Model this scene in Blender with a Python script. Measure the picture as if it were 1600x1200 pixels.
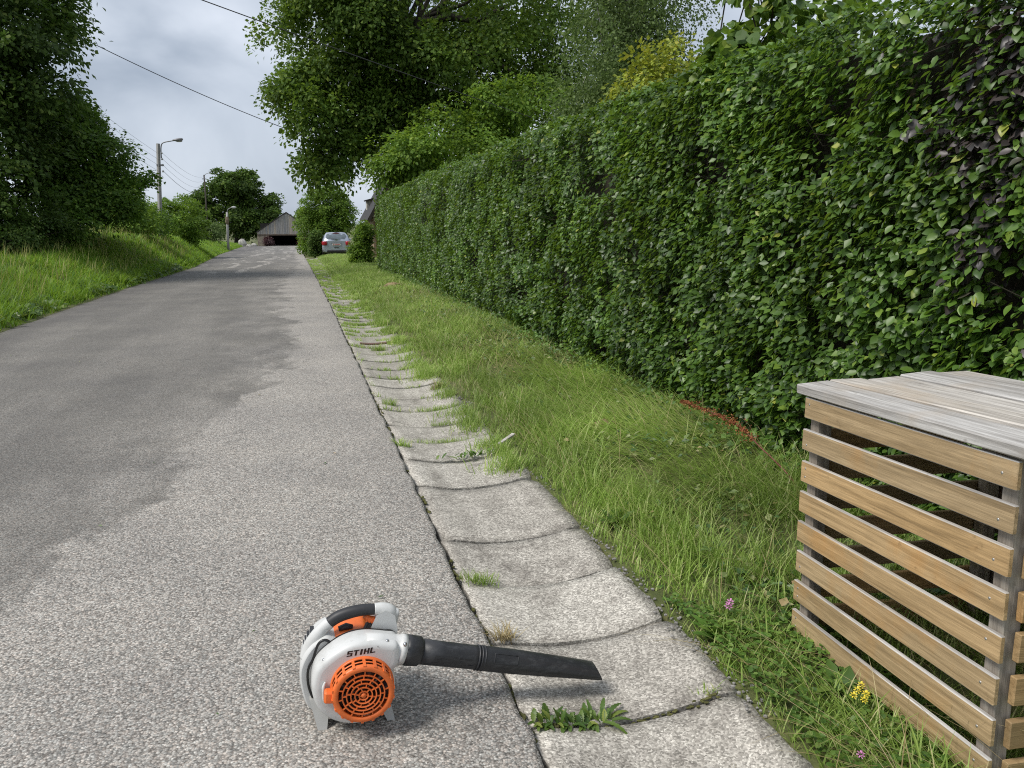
import bpy, math, random
import numpy as np
from mathutils import Vector, Matrix

# ------------------------------------------------------------------ clear
for o in list(bpy.data.objects):
    bpy.data.objects.remove(o, do_unlink=True)
SC = bpy.context.scene
COL = SC.collection
RNG = np.random.default_rng(7)
random.seed(7)
PI = math.pi

# ------------------------------------------------------------------ camera
PITCH, YAW, CAMH = 11.3276, 15.0401, 1.45
cam_d = bpy.data.cameras.new('camera')
cam_d.sensor_width = 36.0
cam_d.lens = 36.0 * 1248.0 / 1600.0
cam_d.clip_start = 0.05
cam_d.clip_end = 3000
cam = bpy.data.objects.new('camera', cam_d)
cam.location = (0, 0, CAMH)
cam.rotation_euler = (math.radians(90 - PITCH), 0, math.radians(-YAW))
COL.objects.link(cam)
SC.camera = cam

# ------------------------------------------------------------------ light
SUN_ELEV, SUN_AZ = 54.0, 258.0        # azimuth of the sun seen from above, clockwise from +Y
sd = bpy.data.lights.new('sun', 'SUN')
sd.energy = 2.3
sd.angle = math.radians(20)
sd.color = (1.0, 0.955, 0.89)
sun = bpy.data.objects.new('sun', sd)
az = math.radians(SUN_AZ); el = math.radians(SUN_ELEV)
to_sun = Vector((math.sin(az) * math.cos(el), math.cos(az) * math.cos(el), math.sin(el)))
sun.rotation_euler = to_sun.to_track_quat('Z', 'Y').to_euler()
COL.objects.link(sun)

w = bpy.data.worlds.new('World'); SC.world = w; w.use_nodes = True
wn, wl = w.node_tree.nodes, w.node_tree.links
wn.clear()
wout = wn.new('ShaderNodeOutputWorld'); wbg = wn.new('ShaderNodeBackground')
sky = wn.new('ShaderNodeTexSky'); sky.sky_type = 'NISHITA'; sky.sun_disc = False
sky.sun_elevation = el; sky.sun_rotation = az
wtc = wn.new('ShaderNodeTexCoord'); wmp = wn.new('ShaderNodeMapping')
wmp.inputs['Scale'].default_value = (1.0, 1.0, 2.2)
wmp.inputs['Location'].default_value = (0.37, 0.1, 0.0)
wno = wn.new('ShaderNodeTexNoise'); wno.inputs['Scale'].default_value = 2.3
wno.inputs['Detail'].default_value = 6; wno.inputs['Roughness'].default_value = 0.47
wno.inputs['Distortion'].default_value = 0.5
wrp = wn.new('ShaderNodeValToRGB')
e = wrp.color_ramp.elements
e[0].position = 0.36; e[0].color = (2.7, 3.15, 3.85, 1)
e[1].position = 0.64; e[1].color = (6.0, 6.4, 7.1, 1)
m = e.new(0.5); m.color = (4.5, 4.95, 5.65, 1)
wmx = wn.new('ShaderNodeMix'); wmx.data_type = 'RGBA'; wmx.inputs[0].default_value = 0.93
wl.new(wtc.outputs['Generated'], wmp.inputs['Vector'])
wl.new(wmp.outputs['Vector'], wno.inputs['Vector'])
wl.new(wno.outputs['Fac'], wrp.inputs['Fac'])
wl.new(sky.outputs['Color'], wmx.inputs[6]); wl.new(wrp.outputs['Color'], wmx.inputs[7])
wl.new(wmx.outputs[2], wbg.inputs['Color'])
wbg.inputs['Strength'].default_value = 0.1
wl.new(wbg.outputs['Background'], wout.inputs['Surface'])

vs = SC.view_settings
vs.view_transform = 'Standard'; vs.look = 'None'; vs.exposure = 0.53; vs.gamma = 1.0
vs.use_curve_mapping = False
SC.render.engine = 'CYCLES'
SC.cycles.use_denoising = False
SC.cycles.pixel_filter_type = 'BLACKMAN_HARRIS'
SC.cycles.filter_width = 1.1
SC.cycles.use_adaptive_sampling = False
SC.cycles.max_bounces = 7
SC.cycles.diffuse_bounces = 4
SC.cycles.glossy_bounces = 3
SC.cycles.transmission_bounces = 5
SC.cycles.transparent_max_bounces = 6
SC.cycles.caustics_reflective = False
SC.cycles.caustics_refractive = False
SC.cycles.sample_clamp_indirect = 6

# ------------------------------------------------------------------ numpy helpers
_LAT = np.random.default_rng(99).random((64, 64, 64)).astype(np.float32)

def vnoise(x, y, z=0.0):
    x = np.asarray(x, float); y = np.asarray(y, float); z = np.asarray(z, float) + np.zeros_like(x)
    xi = np.floor(x).astype(int); yi = np.floor(y).astype(int); zi = np.floor(z).astype(int)
    fx = x - xi; fy = y - yi; fz = z - zi
    fx = fx * fx * (3 - 2 * fx); fy = fy * fy * (3 - 2 * fy); fz = fz * fz * (3 - 2 * fz)
    L = lambda a, b, c: _LAT[(xi + a) & 63, (yi + b) & 63, (zi + c) & 63]
    c00 = L(0,0,0) * (1-fx) + L(1,0,0) * fx; c10 = L(0,1,0) * (1-fx) + L(1,1,0) * fx
    c01 = L(0,0,1) * (1-fx) + L(1,0,1) * fx; c11 = L(0,1,1) * (1-fx) + L(1,1,1) * fx
    return (c00 * (1-fy) + c10 * fy) * (1-fz) + (c01 * (1-fy) + c11 * fy) * fz

def fbm(x, y, z=0.0, o=3):
    s = 0; a = 0.5
    for k in range(o):
        s = s + a * vnoise(x * 2**k + 17 * k, y * 2**k + 5 * k, np.asarray(z) * 2**k + 3 * k); a *= 0.5
    return s / (1 - 0.5**o)

def gz(y):
    y = np.minimum(np.asarray(y, float), 140.0)
    return -0.015 * 3.0 * np.log1p(np.exp((y - 16.0) / 3.0))

def sstep(a, b, t):
    t = np.clip((np.asarray(t, float) - a) / (b - a), 0, 1)
    return t * t * (3 - 2 * t)

def xleft(y):
    return np.interp(y, [-60, 35, 60, 120, 200], [-3.9, -3.95, -5.1, -6.7, -8.0])

def bankh(y):
    return np.interp(y, [-50, 0, 12, 19, 26, 33, 48, 70, 95, 120], [.4, .42, .42, .5, .75, 1.2, 1.1, .8, .45, .15])

RX, GX = 0.585, 1.31      # right road edge, outer gutter edge

def terrain(x, y):
    x = np.asarray(x, float); y = np.asarray(y, float)
    b = gz(y); xl = xleft(y)
    d = xl - x
    left = bankh(y) * sstep(-0.1, 2.3, d) + 0.02 * np.maximum(0, np.minimum(d, 30) - 2.3) + 0.01
    far = sstep(60, 50, y)
    r = x - GX
    right = (-0.025 + 0.09 * sstep(0.0, 1.1, r) * (.2 + .8 * sstep(2.5, 3.7, y))) * far + 0.01 * (1 - far)
    n = 0.05 * (fbm(x * 1.3, y * 1.3, 0.5) - 0.5)
    n2 = 0.5 * (fbm(x * .05 + 9, y * .05, 2.5) - 0.5)
    wild = sstep(4, 30, np.maximum(d, r))
    mid = -0.14
    z = np.where(d > 0, left + n, np.where(r > 0, right + n * sstep(0, .3, r), mid))
    return b + z + n2 * wild

# ------------------------------------------------------------------ object helpers
def link(o, parent=None):
    COL.objects.link(o)
    if parent is not None:
        o.parent = parent
    return o

def tag(o, label=None, cat=None, group=None, kind=None):
    if label: o['label'] = label
    if cat: o['category'] = cat
    if group: o['group'] = group
    if kind: o['kind'] = kind
    return o

def empty(name, loc, rot=(0, 0, 0), **k):
    o = bpy.data.objects.new(name, None)
    o.location = loc; o.rotation_euler = rot; o.empty_display_size = 0.1
    COL.objects.link(o)
    return tag(o, **k)

def mesh_np(name, V, F, mats, smooth=False, mi=None):
    V = np.asarray(V, np.float32); F = np.asarray(F, np.int32)
    me = bpy.data.meshes.new(name)
    nf, k = F.shape
    me.vertices.add(len(V)); me.vertices.foreach_set('co', V.ravel())
    me.loops.add(nf * k); me.loops.foreach_set('vertex_index', F.ravel())
    me.polygons.add(nf)
    me.polygons.foreach_set('loop_start', np.arange(0, nf * k, k, dtype=np.int32))
    if mi is not None:
        me.polygons.foreach_set('material_index', np.asarray(mi, np.int32))
    me.polygons.foreach_set('use_smooth', np.full(nf, smooth, bool))
    for m_ in (mats if isinstance(mats, (list, tuple)) else [mats]):
        me.materials.append(m_)
    me.update(calc_edges=True)
    return me

class MB:
    """collects boxes, tubes, lofts and prisms; build() links them as one mesh object"""
    def __init__(s): s.v = []; s.f = []; s.sm = []
    def add(s, V, F, smooth=False):
        b = len(s.v); s.v += [tuple(map(float, p)) for p in V]
        s.f += [tuple(int(i) + b for i in f) for f in F]; s.sm += [smooth] * len(F); return s
    def box(s, c, d, R=None, bev=0.0, jit=0.0):
        hx, hy, hz = d[0] / 2, d[1] / 2, d[2] / 2
        if bev <= 0:
            P = [(sx * hx, sy * hy, sz * hz) for sx in (-1, 1) for sy in (-1, 1) for sz in (-1, 1)]
            F = [(0,1,3,2), (4,6,7,5), (0,4,5,1), (2,3,7,6), (0,2,6,4), (1,5,7,3)]
        else:
            P, idx = [], {}
            for sx in (-1, 1):
                for sy in (-1, 1):
                    for sz in (-1, 1):
                        for a in range(3):
                            q = [sx * (hx - bev), sy * (hy - bev), sz * (hz - bev)]
                            q[a] = (sx, sy, sz)[a] * (hx, hy, hz)[a]
                            idx[(sx, sy, sz, a)] = len(P); P.append(tuple(q))
            F = []
            for a in range(3):
                b_, c_ = (a + 1) % 3, (a + 2) % 3
                for sg in (-1, 1):
                    q = []
                    for (u, v_) in ((-1,-1), (1,-1), (1,1), (-1,1)):
                        k = [0, 0, 0]; k[a] = sg; k[b_] = u; k[c_] = v_
                        q.append(idx[(k[0], k[1], k[2], a)])
                    F.append(tuple(q if sg > 0 else q[::-1]))
            for a in range(3):           # edge bevels along axis a
                b_, c_ = (a + 1) % 3, (a + 2) % 3
                for u in (-1, 1):
                    for v_ in (-1, 1):
                        k0 = [0,0,0]; k1 = [0,0,0]
                        k0[a] = -1; k1[a] = 1
                        for k in (k0, k1): k[b_] = u; k[c_] = v_
                        F.append((idx[(*k0, b_)], idx[(*k1, b_)], idx[(*k1, c_)], idx[(*k0, c_)]))
            for sx in (-1, 1):
                for sy in (-1, 1):
                    for sz in (-1, 1):
                        F.append(tuple(idx[(sx, sy, sz, a)] for a in range(3)))
        P = [Vector(p) for p in P]
        if jit: P = [p + Vector([random.uniform(-jit, jit) for _ in range(3)]) for p in P]
        if R is not None: P = [R @ p for p in P]
        c = Vector(c)
        return s.add([p + c for p in P], F)
    def tube(s, pts, rad, n=8, caps=True, smooth=True, squash=None):
        pts = [Vector(p) for p in pts]
        if not hasattr(rad, '__len__'): rad = [rad] * len(pts)
        V, F = [], []; prev = None
        for i, p in enumerate(pts):
            t = (pts[min(i + 1, len(pts) - 1)] - pts[max(i - 1, 0)])
            if t.length < 1e-9: t = Vector((0, 0, 1))
            t.normalize()
            if prev is None:
                a = Vector((0, 0, 1)) if abs(t.z) < .9 else Vector((1, 0, 0))
                u = t.cross(a).normalized()
            else:
                u = (prev - t * prev.dot(t)).normalized()
            prev = u; w_ = t.cross(u)
            for k in range(n):
                a = 2 * PI * k / n
                V.append(p + (u * math.cos(a) + w_ * math.sin(a)) * rad[i])
        for i in range(len(pts) - 1):
            for k in range(n):
                F.append((i*n+k, i*n+(k+1)%n, (i+1)*n+(k+1)%n, (i+1)*n+k))
        s.add(V, F, smooth)
        if caps:
            b = len(s.v) - len(V)
            s.f += [tuple(b + k for k in range(n))[::-1], tuple(b + (len(pts)-1)*n + k for k in range(n))]
            s.sm += [False, False]
        return s
    def loft(s, rings, closed=True, caps=True, smooth=True):
        n = len(rings[0]); V = [p for r in rings for p in r]; F = []
        for i in range(len(rings) - 1):
            for k in range(n if closed else n - 1):
                F.append((i*n+k, i*n+(k+1)%n, (i+1)*n+(k+1)%n, (i+1)*n+k))
        b = len(s.v); s.add(V, F, smooth)
        if caps:
            s.f += [tuple(b + k for k in range(n))[::-1], tuple(b + (len(rings)-1)*n + k for k in range(n))]
            s.sm += [False, False]
        return s
    def lathe(s, prof, c, axis='Z', n=24, smooth=True):
        """prof: list of (radius, height along axis)"""
        rings = []
        for r, h in prof:
            ring = []
            for k in range(n):
                a = 2 * PI * k / n; u, v_ = r * math.cos(a), r * math.sin(a)
                if axis == 'Z': p = (c[0]+u, c[1]+v_, c[2]+h)
                elif axis == 'Y': p = (c[0]+u, c[1]+h, c[2]+v_)
                else: p = (c[0]+h, c[1]+u, c[2]+v_)
                ring.append(p)
            rings.append(ring)
        return s.loft(rings, True, False, smooth)
    def blob(s, c, r, n=10, m=7, jit=0.15, seed=0):
        R_ = random.Random(seed); V = []; F = []
        for i in range(m + 1):
            th = PI * i / m
            for k in range(n):
                a = 2 * PI * k / n
                j = 1 + R_.uniform(-jit, jit)
                V.append((c[0] + r[0]*j*math.sin(th)*math.cos(a), c[1] + r[1]*j*math.sin(th)*math.sin(a), c[2] + r[2]*(1+R_.uniform(-jit,jit)*.5)*math.cos(th)))
        for i in range(m):
            for k in range(n):
                F.append((i*n+k, (i+1)*n+k, (i+1)*n+(k+1)%n, i*n+(k+1)%n))
        return s.add(V, F, False)
    def build(s, name, mat, parent=None, loc=None, smooth_angle=None):
        me = bpy.data.meshes.new(name)
        me.from_pydata(s.v, [], s.f)
        me.polygons.foreach_set('use_smooth', np.array(s.sm, bool))
        me.materials.append(mat); me.update()
        o = bpy.data.objects.new(name, me)
        if loc is not None: o.location = loc
        return link(o, parent)

def smooth_poly(P, sub=4, closed=True):
    P = [Vector(p) for p in P]; n = len(P); out = []
    for i in range(n if closed else n - 1):
        p0, p1, p2, p3 = (P[(i-1) % n] if closed or i else P[0], P[i], P[(i+1) % n], P[(i+2) % n] if closed or i < n-2 else P[-1])
        for k in range(sub):
            t = k / sub
            out.append(0.5 * (2*p1 + (p2-p0)*t + (2*p0-5*p1+4*p2-p3)*t*t + (3*p1-p0-3*p2+p3)*t**3))
    if not closed: out.append(P[-1])
    return out

# ------------------------------------------------------------------ materials
def newmat(name):
    m = bpy.data.materials.new(name); m.use_nodes = True
    n = m.node_tree.nodes; n.clear()
    out = n.new('ShaderNodeOutputMaterial'); b = n.new('ShaderNodeBsdfPrincipled')
    m.node_tree.links.new(b.outputs[0], out.inputs[0])
    return m, n, m.node_tree.links, b, out

def ramp(n, stops, interp='LINEAR'):
    r = n.new('ShaderNodeValToRGB'); r.color_ramp.interpolation = interp
    el_ = r.color_ramp.elements
    el_[0].position = stops[0][0]; el_[0].color = (*stops[0][1], 1)
    el_[1].position = stops[-1][0]; el_[1].color = (*stops[-1][1], 1)
    for p, c in stops[1:-1]:
        x = el_.new(p); x.color = (*c, 1)
    return r

def mixc(n, l, fac, a, b, mode='MIX'):
    x = n.new('ShaderNodeMix'); x.data_type = 'RGBA'; x.blend_type = mode
    for s, v in ((0, fac), (6, a), (7, b)):
        if hasattr(v, 'is_linked') or hasattr(v, 'links'): l.new(v, x.inputs[s])
        elif s == 0: x.inputs[0].default_value = v
        else: x.inputs[s].default_value = (*v, 1)
    return x.outputs[2]

def math_(n, l, op, a, b=None, c=None, clamp=False):
    x = n.new('ShaderNodeMath'); x.operation = op; x.use_clamp = clamp
    for i, v in enumerate((a, b, c)):
        if v is None: continue
        if hasattr(v, 'links'): l.new(v, x.inputs[i])
        else: x.inputs[i].default_value = v
    return x.outputs[0]

def noise(n, l, vec, scale, detail=4, rough=.55, dist=0.0):
    x = n.new('ShaderNodeTexNoise'); x.inputs['Scale'].default_value = scale
    x.inputs['Detail'].default_value = detail; x.inputs['Roughness'].default_value = rough
    x.inputs['Distortion'].default_value = dist
    if vec is not None: l.new(vec, x.inputs['Vector'])
    return x.outputs['Fac']

def mapping(n, l, vec, scale=(1,1,1), loc=(0,0,0), rot=(0,0,0)):
    x = n.new('ShaderNodeMapping'); x.inputs['Scale'].default_value = scale
    x.inputs['Location'].default_value = loc; x.inputs['Rotation'].default_value = rot
    l.new(vec, x.inputs['Vector']); return x.outputs[0]

def position(n):
    return n.new('ShaderNodeNewGeometry').outputs['Position']

def objcoord(n):
    return n.new('ShaderNodeTexCoord').outputs['Object']

def bump(n, l, b, h, strength=.5, dist=.01):
    x = n.new('ShaderNodeBump'); x.inputs['Strength'].default_value = strength
    x.inputs['Distance'].default_value = dist
    l.new(h, x.inputs['Height']); l.new(x.outputs[0], b.inputs['Normal'])

def plain(name, col, rough=.5, metal=0.0, var=.12, scale=8.0, bumpy=0.0, spec=.5):
    m, n, l, b, _ = newmat(name)
    oc = objcoord(n)
    f = noise(n, l, oc, scale, 5, .6)
    r = ramp(n, [(.3, tuple(c * (1 - var) for c in col)), (.7, tuple(min(1, c * (1 + var)) for c in col))])
    l.new(f, r.inputs[0]); l.new(r.outputs[0], b.inputs['Base Color'])
    b.inputs['Roughness'].default_value = rough; b.inputs['Metallic'].default_value = metal
    b.inputs['Specular IOR Level'].default_value = spec
    if bumpy: bump(n, l, b, noise(n, l, oc, scale * 6, 4, .6), bumpy, .01)
    return m

def leafmat(name, stops, rough=.45, spec=.5, trans=.3, tcol=(.22, .36, .05), nscale=.8, nvar=.25):
    m, n, l, b, out = newmat(name)
    g = n.new('ShaderNodeNewGeometry'); oi = n.new('ShaderNodeObjectInfo')
    f = math_(n, l, 'FRACT', math_(n, l, 'ADD', g.outputs['Random Per Island'], oi.outputs['Random']))
    r = ramp(n, stops); l.new(f, r.inputs[0])
    nz = noise(n, l, g.outputs['Position'], nscale, 3, .5)
    vr = ramp(n, [(.35, (1 - nvar, 1 - nvar, 1 - nvar)), (.65, (1 + nvar, 1 + nvar, 1 + nvar * .6))])
    l.new(nz, vr.inputs[0])
    c = mixc(n, l, 1.0, r.outputs[0], vr.outputs[0], 'MULTIPLY')
    l.new(c, b.inputs['Base Color'])
    b.inputs['Roughness'].default_value = rough; b.inputs['Specular IOR Level'].default_value = spec
    t = n.new('ShaderNodeBsdfTranslucent')
    tc = mixc(n, l, .5, c, tcol)
    l.new(tc, t.inputs['Color'])
    mx = n.new('ShaderNodeMixShader'); mx.inputs[0].default_value = trans
    l.new(b.outputs[0], mx.inputs[1]); l.new(t.outputs[0], mx.inputs[2])
    l.new(mx.outputs[0], out.inputs[0])
    return m

def voro(n, l, vec, scale, feature='F1', rnd=1.0):
    x = n.new('ShaderNodeTexVoronoi'); x.feature = feature
    x.inputs['Scale'].default_value = scale; x.inputs['Randomness'].default_value = rnd
    if vec is not None: l.new(vec, x.inputs['Vector'])
    return x

def m_road():
    m, n, l, b, _ = newmat('chip_seal_asphalt')
    P = position(n)
    sep = n.new('ShaderNodeSeparateXYZ'); l.new(P, sep.inputs[0])
    X, Y = sep.outputs[0], sep.outputs[1]
    # border of the worn dark lane, a wandering line of X over Y
    cr = n.new('ShaderNodeFloatCurve')
    yn = math_(n, l, 'DIVIDE', Y, 60.0, clamp=True)
    pts = [(-2.2, 1.5), (-1.25, 3.0), (-1.0, 3.4), (-.75, 4.5), (-.48, 6.4), (-.2, 8.0), (-.05, 9.2), (-.02, 11.5), (-.16, 15), (-.25, 19), (-.3, 23), (.1, 30), (.15, 50)]
    c = cr.mapping.curves[0]
    c.points[0].location = (0, (-3.2 + 4) / 5); c.points[1].location = (1, (.15 + 4) / 5)
    for x_, y_ in pts: c.points.new(y_ / 60, (x_ + 4) / 5)
    cr.mapping.update(); l.new(yn, cr.inputs['Value'])
    bx = math_(n, l, 'SUBTRACT', math_(n, l, 'MULTIPLY', cr.outputs[0], 5.0), 4.0)
    rag = noise(n, l, mapping(n, l, P, (1.5, 1.25, 1)), 1.0, 9, .62, .3)
    rag = math_(n, l, 'MULTIPLY', math_(n, l, 'SUBTRACT', rag, .5), 1.7)
    d = math_(n, l, 'SUBTRACT', math_(n, l, 'ADD', bx, rag), X)        # >0 dark lane
    dk = math_(n, l, 'MULTIPLY', d, 8.5, clamp=True)
    isl = ramp(n, [(.42, (1, 1, 1)), (.60, (.40, .40, .40))]); l.new(noise(n, l, mapping(n, l, P, (1.7, .9, 1), (5, 2, 0)), 1.0, 8, .66), isl.inputs[0])
    band = math_(n, l, 'MULTIPLY', math_(n, l, 'SUBTRACT', 1.1, d), 1.2, clamp=True)
    dk = math_(n, l, 'MULTIPLY', dk, mixc(n, l, band, (1, 1, 1), isl.outputs[0]))
    # lighter streaks within the dark lane
    st = noise(n, l, mapping(n, l, P, (1.6, .16, 1), (0, 0, 0), (0, 0, .03)), 1.0, 5, .55)
    stf = ramp(n, [(.45, (0, 0, 0)), (.63, (1, 1, 1))]); l.new(st, stf.inputs[0])
    near = math_(n, l, 'SUBTRACT', 1.0, math_(n, l, 'DIVIDE', math_(n, l, 'SUBTRACT', Y, 2.6), 1.6, clamp=True))
    lighten = math_(n, l, 'MAXIMUM', math_(n, l, 'MULTIPLY', stf.outputs[0], .22), math_(n, l, 'MULTIPLY', near, .45))
    # pale worn patches far away on the left lane
    pp = noise(n, l, mapping(n, l, P, (2.0, .22, 1), (3, 0, 0), (0, 0, -.05)), 1.0, 3, .5)
    ppf = ramp(n, [(.56, (0, 0, 0)), (.62, (1, 1, 1))]); l.new(pp, ppf.inputs[0])
    farw = math_(n, l, 'DIVIDE', math_(n, l, 'SUBTRACT', Y, 26.0), 4.0, clamp=True)
    lighten = math_(n, l, 'MAXIMUM', lighten, math_(n, l, 'MULTIPLY', ppf.outputs[0], farw))
    dk = math_(n, l, 'MULTIPLY', dk, math_(n, l, 'SUBTRACT', 1.0, lighten))
    # chippings
    v1 = voro(n, l, P, 140); v2 = voro(n, l, P, 230)
    light = ramp(n, [(0, (.11, .105, .098)), (.28, (.245, .234, .218)), (.55, (.385, .367, .34)), (.8, (.545, .52, .48)), (1, (.76, .73, .68))])
    dark = ramp(n, [(0, (.098, .094, .088)), (.5, (.188, .181, .168)), (.85, (.262, .252, .235)), (1, (.40, .385, .36))])
    sc = n.new('ShaderNodeSeparateColor'); l.new(v1.outputs['Color'], sc.inputs[0])
    sc2 = n.new('ShaderNodeSeparateColor'); l.new(v2.outputs['Color'], sc2.inputs[0])
    rv = math_(n, l, 'MULTIPLY_ADD', sc2.outputs[0], .35, math_(n, l, 'MULTIPLY', sc.outputs[0], .65))
    l.new(rv, light.inputs[0]); l.new(rv, dark.inputs[0])
    col = mixc(n, l, dk, light.outputs[0], dark.outputs[0])
    # pinkish and ochre tint by chip
    tint = ramp(n, [(0, (1.06, .99, .94)), (.5, (1.01, 1, .985)), (1, (.97, 1.0, 1.0))]); l.new(sc.outputs[1], tint.inputs[0])
    col = mixc(n, l, 1.0, col, tint.outputs[0], 'MULTIPLY')
    big = ramp(n, [(.3, (.82, .82, .83)), (.7, (1.12, 1.11, 1.09))]); l.new(noise(n, l, P, .9, 5, .6), big.inputs[0])
    col = mixc(n, l, 1.0, col, big.outputs[0], 'MULTIPLY')
    gap = ramp(n, [(.0, (1, 1, 1)), (.55, (.9, .9, .9)), (.85, (.42, .41, .40))]); 
    dd = math_(n, l, 'MULTIPLY', v1.outputs['Distance'], 1.15); l.new(dd, gap.inputs[0])
    col = mixc(n, l, .8, col, gap.outputs[0], 'MULTIPLY')
    # uneven darker band towards the left edge
    el_ = math_(n, l, 'MULTIPLY_ADD', X, -1.0, -3.1)
    el_ = math_(n, l, 'ADD', el_, math_(n, l, 'MULTIPLY', math_(n, l, 'SUBTRACT', noise(n, l, P, 1.5, 4), .5), 1.2))
    ed = math_(n, l, 'MULTIPLY', el_, 1.3, clamp=True)
    col = mixc(n, l, math_(n, l, 'MULTIPLY', ed, .55), col, (.085, .08, .08))
    l.new(col, b.inputs['Base Color'])
    crk = voro(n, l, mapping(n, l, P, (1, 1, 1)), 1.7, 'DISTANCE_TO_EDGE')
    wv = n.new('ShaderNodeVectorMath'); wv.operation = 'ADD'
    nt_ = n.new('ShaderNodeTexNoise'); nt_.inputs['Scale'].default_value = 3.0; nt_.inputs['Detail'].default_value = 6; l.new(P, nt_.inputs['Vector'])
    l.new(P, wv.inputs[0]); l.new(nt_.outputs['Color'], wv.inputs[1]); l.new(wv.outputs[0], crk.inputs['Vector'])
    cf = ramp(n, [(0, (1, 1, 1)), (.006, (1, 1, 1)), (.012, (0, 0, 0))]); l.new(crk.outputs['Distance'], cf.inputs[0])
    cm = ramp(n, [(.54, (0, 0, 0)), (.62, (1, 1, 1))]); l.new(noise(n, l, P, .42, 3), cm.inputs[0])
    ck = math_(n, l, 'MULTIPLY', math_(n, l, 'MULTIPLY', cf.outputs[0], cm.outputs[0]), math_(n, l, 'MULTIPLY', dk, .55))
    col = mixc(n, l, ck, col, (.05, .05, .048))
    stn = ramp(n, [(.62, (0, 0, 0)), (.74, (1, 1, 1))]); l.new(noise(n, l, mapping(n, l, P, (1, .6, 1), (7, 3, 0)), 1.3, 5, .6), stn.inputs[0])
    col = mixc(n, l, math_(n, l, 'MULTIPLY', stn.outputs[0], .28), col, (.13, .125, .12))
    l.new(col, b.inputs['Base Color'])
    b.inputs['Roughness'].default_value = .85; b.inputs['Specular IOR Level'].default_value = .35
    bump(n, l, b, math_(n, l, 'SUBTRACT', 1.0, v1.outputs['Distance']), .55, .004)
    return m

def m_concrete():
    m, n, l, b, _ = newmat('weathered_concrete')
    P = position(n); oi = n.new('ShaderNodeObjectInfo')
    v1 = voro(n, l, P, 170); v2 = voro(n, l, P, 70)
    sc = n.new('ShaderNodeSeparateColor'); l.new(v1.outputs['Color'], sc.inputs[0])
    r = ramp(n, [(0, (.22, .212, .197)), (.35, (.39, .375, .35)), (.7, (.53, .51, .478)), (1, (.74, .72, .68))]); l.new(sc.outputs[0], r.inputs[0])
    sc2 = n.new('ShaderNodeSeparateColor'); l.new(v2.outputs['Color'], sc2.inputs[0])
    t = ramp(n, [(0, (.84, .82, .80)), (1, (1.1, 1.09, 1.06))]); l.new(sc2.outputs[0], t.inputs[0])
    col = mixc(n, l, .8, r.outputs[0], t.outputs[0], 'MULTIPLY')
    mot = ramp(n, [(.32, (.52, .50, .48)), (.48, (.94, .93, .90)), (.68, (1.18, 1.17, 1.14))]); l.new(noise(n, l, P, 5.5, 8, .68, .4), mot.inputs[0])
    col = mixc(n, l, .85, col, mot.outputs[0], 'MULTIPLY')
    # pale lichen and lime blooms
    lim = ramp(n, [(.64, (0, 0, 0)), (.72, (1, 1, 1))]); l.new(noise(n, l, mapping(n, l, P, (1, .55, 1)), 6.5, 7, .7), lim.inputs[0])
    col = mixc(n, l, math_(n, l, 'MULTIPLY', lim.outputs[0], .55), col, (.58, .565, .53))
    # flow line dirt along the middle of the dish
    sep = n.new('ShaderNodeSeparateXYZ'); l.new(P, sep.inputs[0])
    stre = ramp(n, [(.42, (0, 0, 0)), (.7, (1, 1, 1))]); l.new(noise(n, l, mapping(n, l, P, (11, .7, 1)), 1.0, 4, .6), stre.inputs[0])
    col = mixc(n, l, math_(n, l, 'MULTIPLY', stre.outputs[0], .33), col, (.17, .155, .135))
    ob = ramp(n, [(0, (.86, .85, .84)), (1, (1.1, 1.1, 1.09))]); l.new(oi.outputs['Random'], ob.inputs[0])
    col = mixc(n, l, 1.0, col, ob.outputs[0], 'MULTIPLY')
    ym = math_(n, l, 'MULTIPLY', math_(n, l, 'DIVIDE', math_(n, l, 'SUBTRACT', sep.outputs[1], 5.0), 6.0, clamp=True), .38)
    col = mixc(n, l, ym, col, (.235, .225, .165))
    gr = ramp(n, [(.62, (0, 0, 0)), (.75, (1, 1, 1))]); l.new(noise(n, l, P, 3.1, 6, .7), gr.inputs[0])
    col = mixc(n, l, math_(n, l, 'MULTIPLY', gr.outputs[0], .3), col, (.12, .12, .07))
    l.new(col, b.inputs['Base Color']); b.inputs['Roughness'].default_value = .9
    b.inputs['Specular IOR Level'].default_value = .3
    h = math_(n, l, 'MULTIPLY_ADD', sc.outputs[0], .5, noise(n, l, P, 45, 5, .7))
    bump(n, l, b, h, .5, .006)
    return m

def m_soil():
    m, n, l, b, _ = newmat('soil_and_thatch')
    P = position(n)
    r = ramp(n, [(.25, (.06, .065, .025)), (.5, (.115, .125, .045)), (.75, (.20, .165, .085))]); l.new(noise(n, l, P, 14, 7, .7), r.inputs[0])
    r2 = ramp(n, [(.4, (.7, .8, .6)), (.6, (1.1, 1.1, 1.0))]); l.new(noise(n, l, P, .6, 4), r2.inputs[0])
    l.new(mixc(n, l, 1.0, r.outputs[0], r2.outputs[0], 'MULTIPLY'), b.inputs['Base Color'])
    b.inputs['Roughness'].default_value = .95
    bump(n, l, b, noise(n, l, P, 40, 5, .7), .8, .02)
    return m

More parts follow.
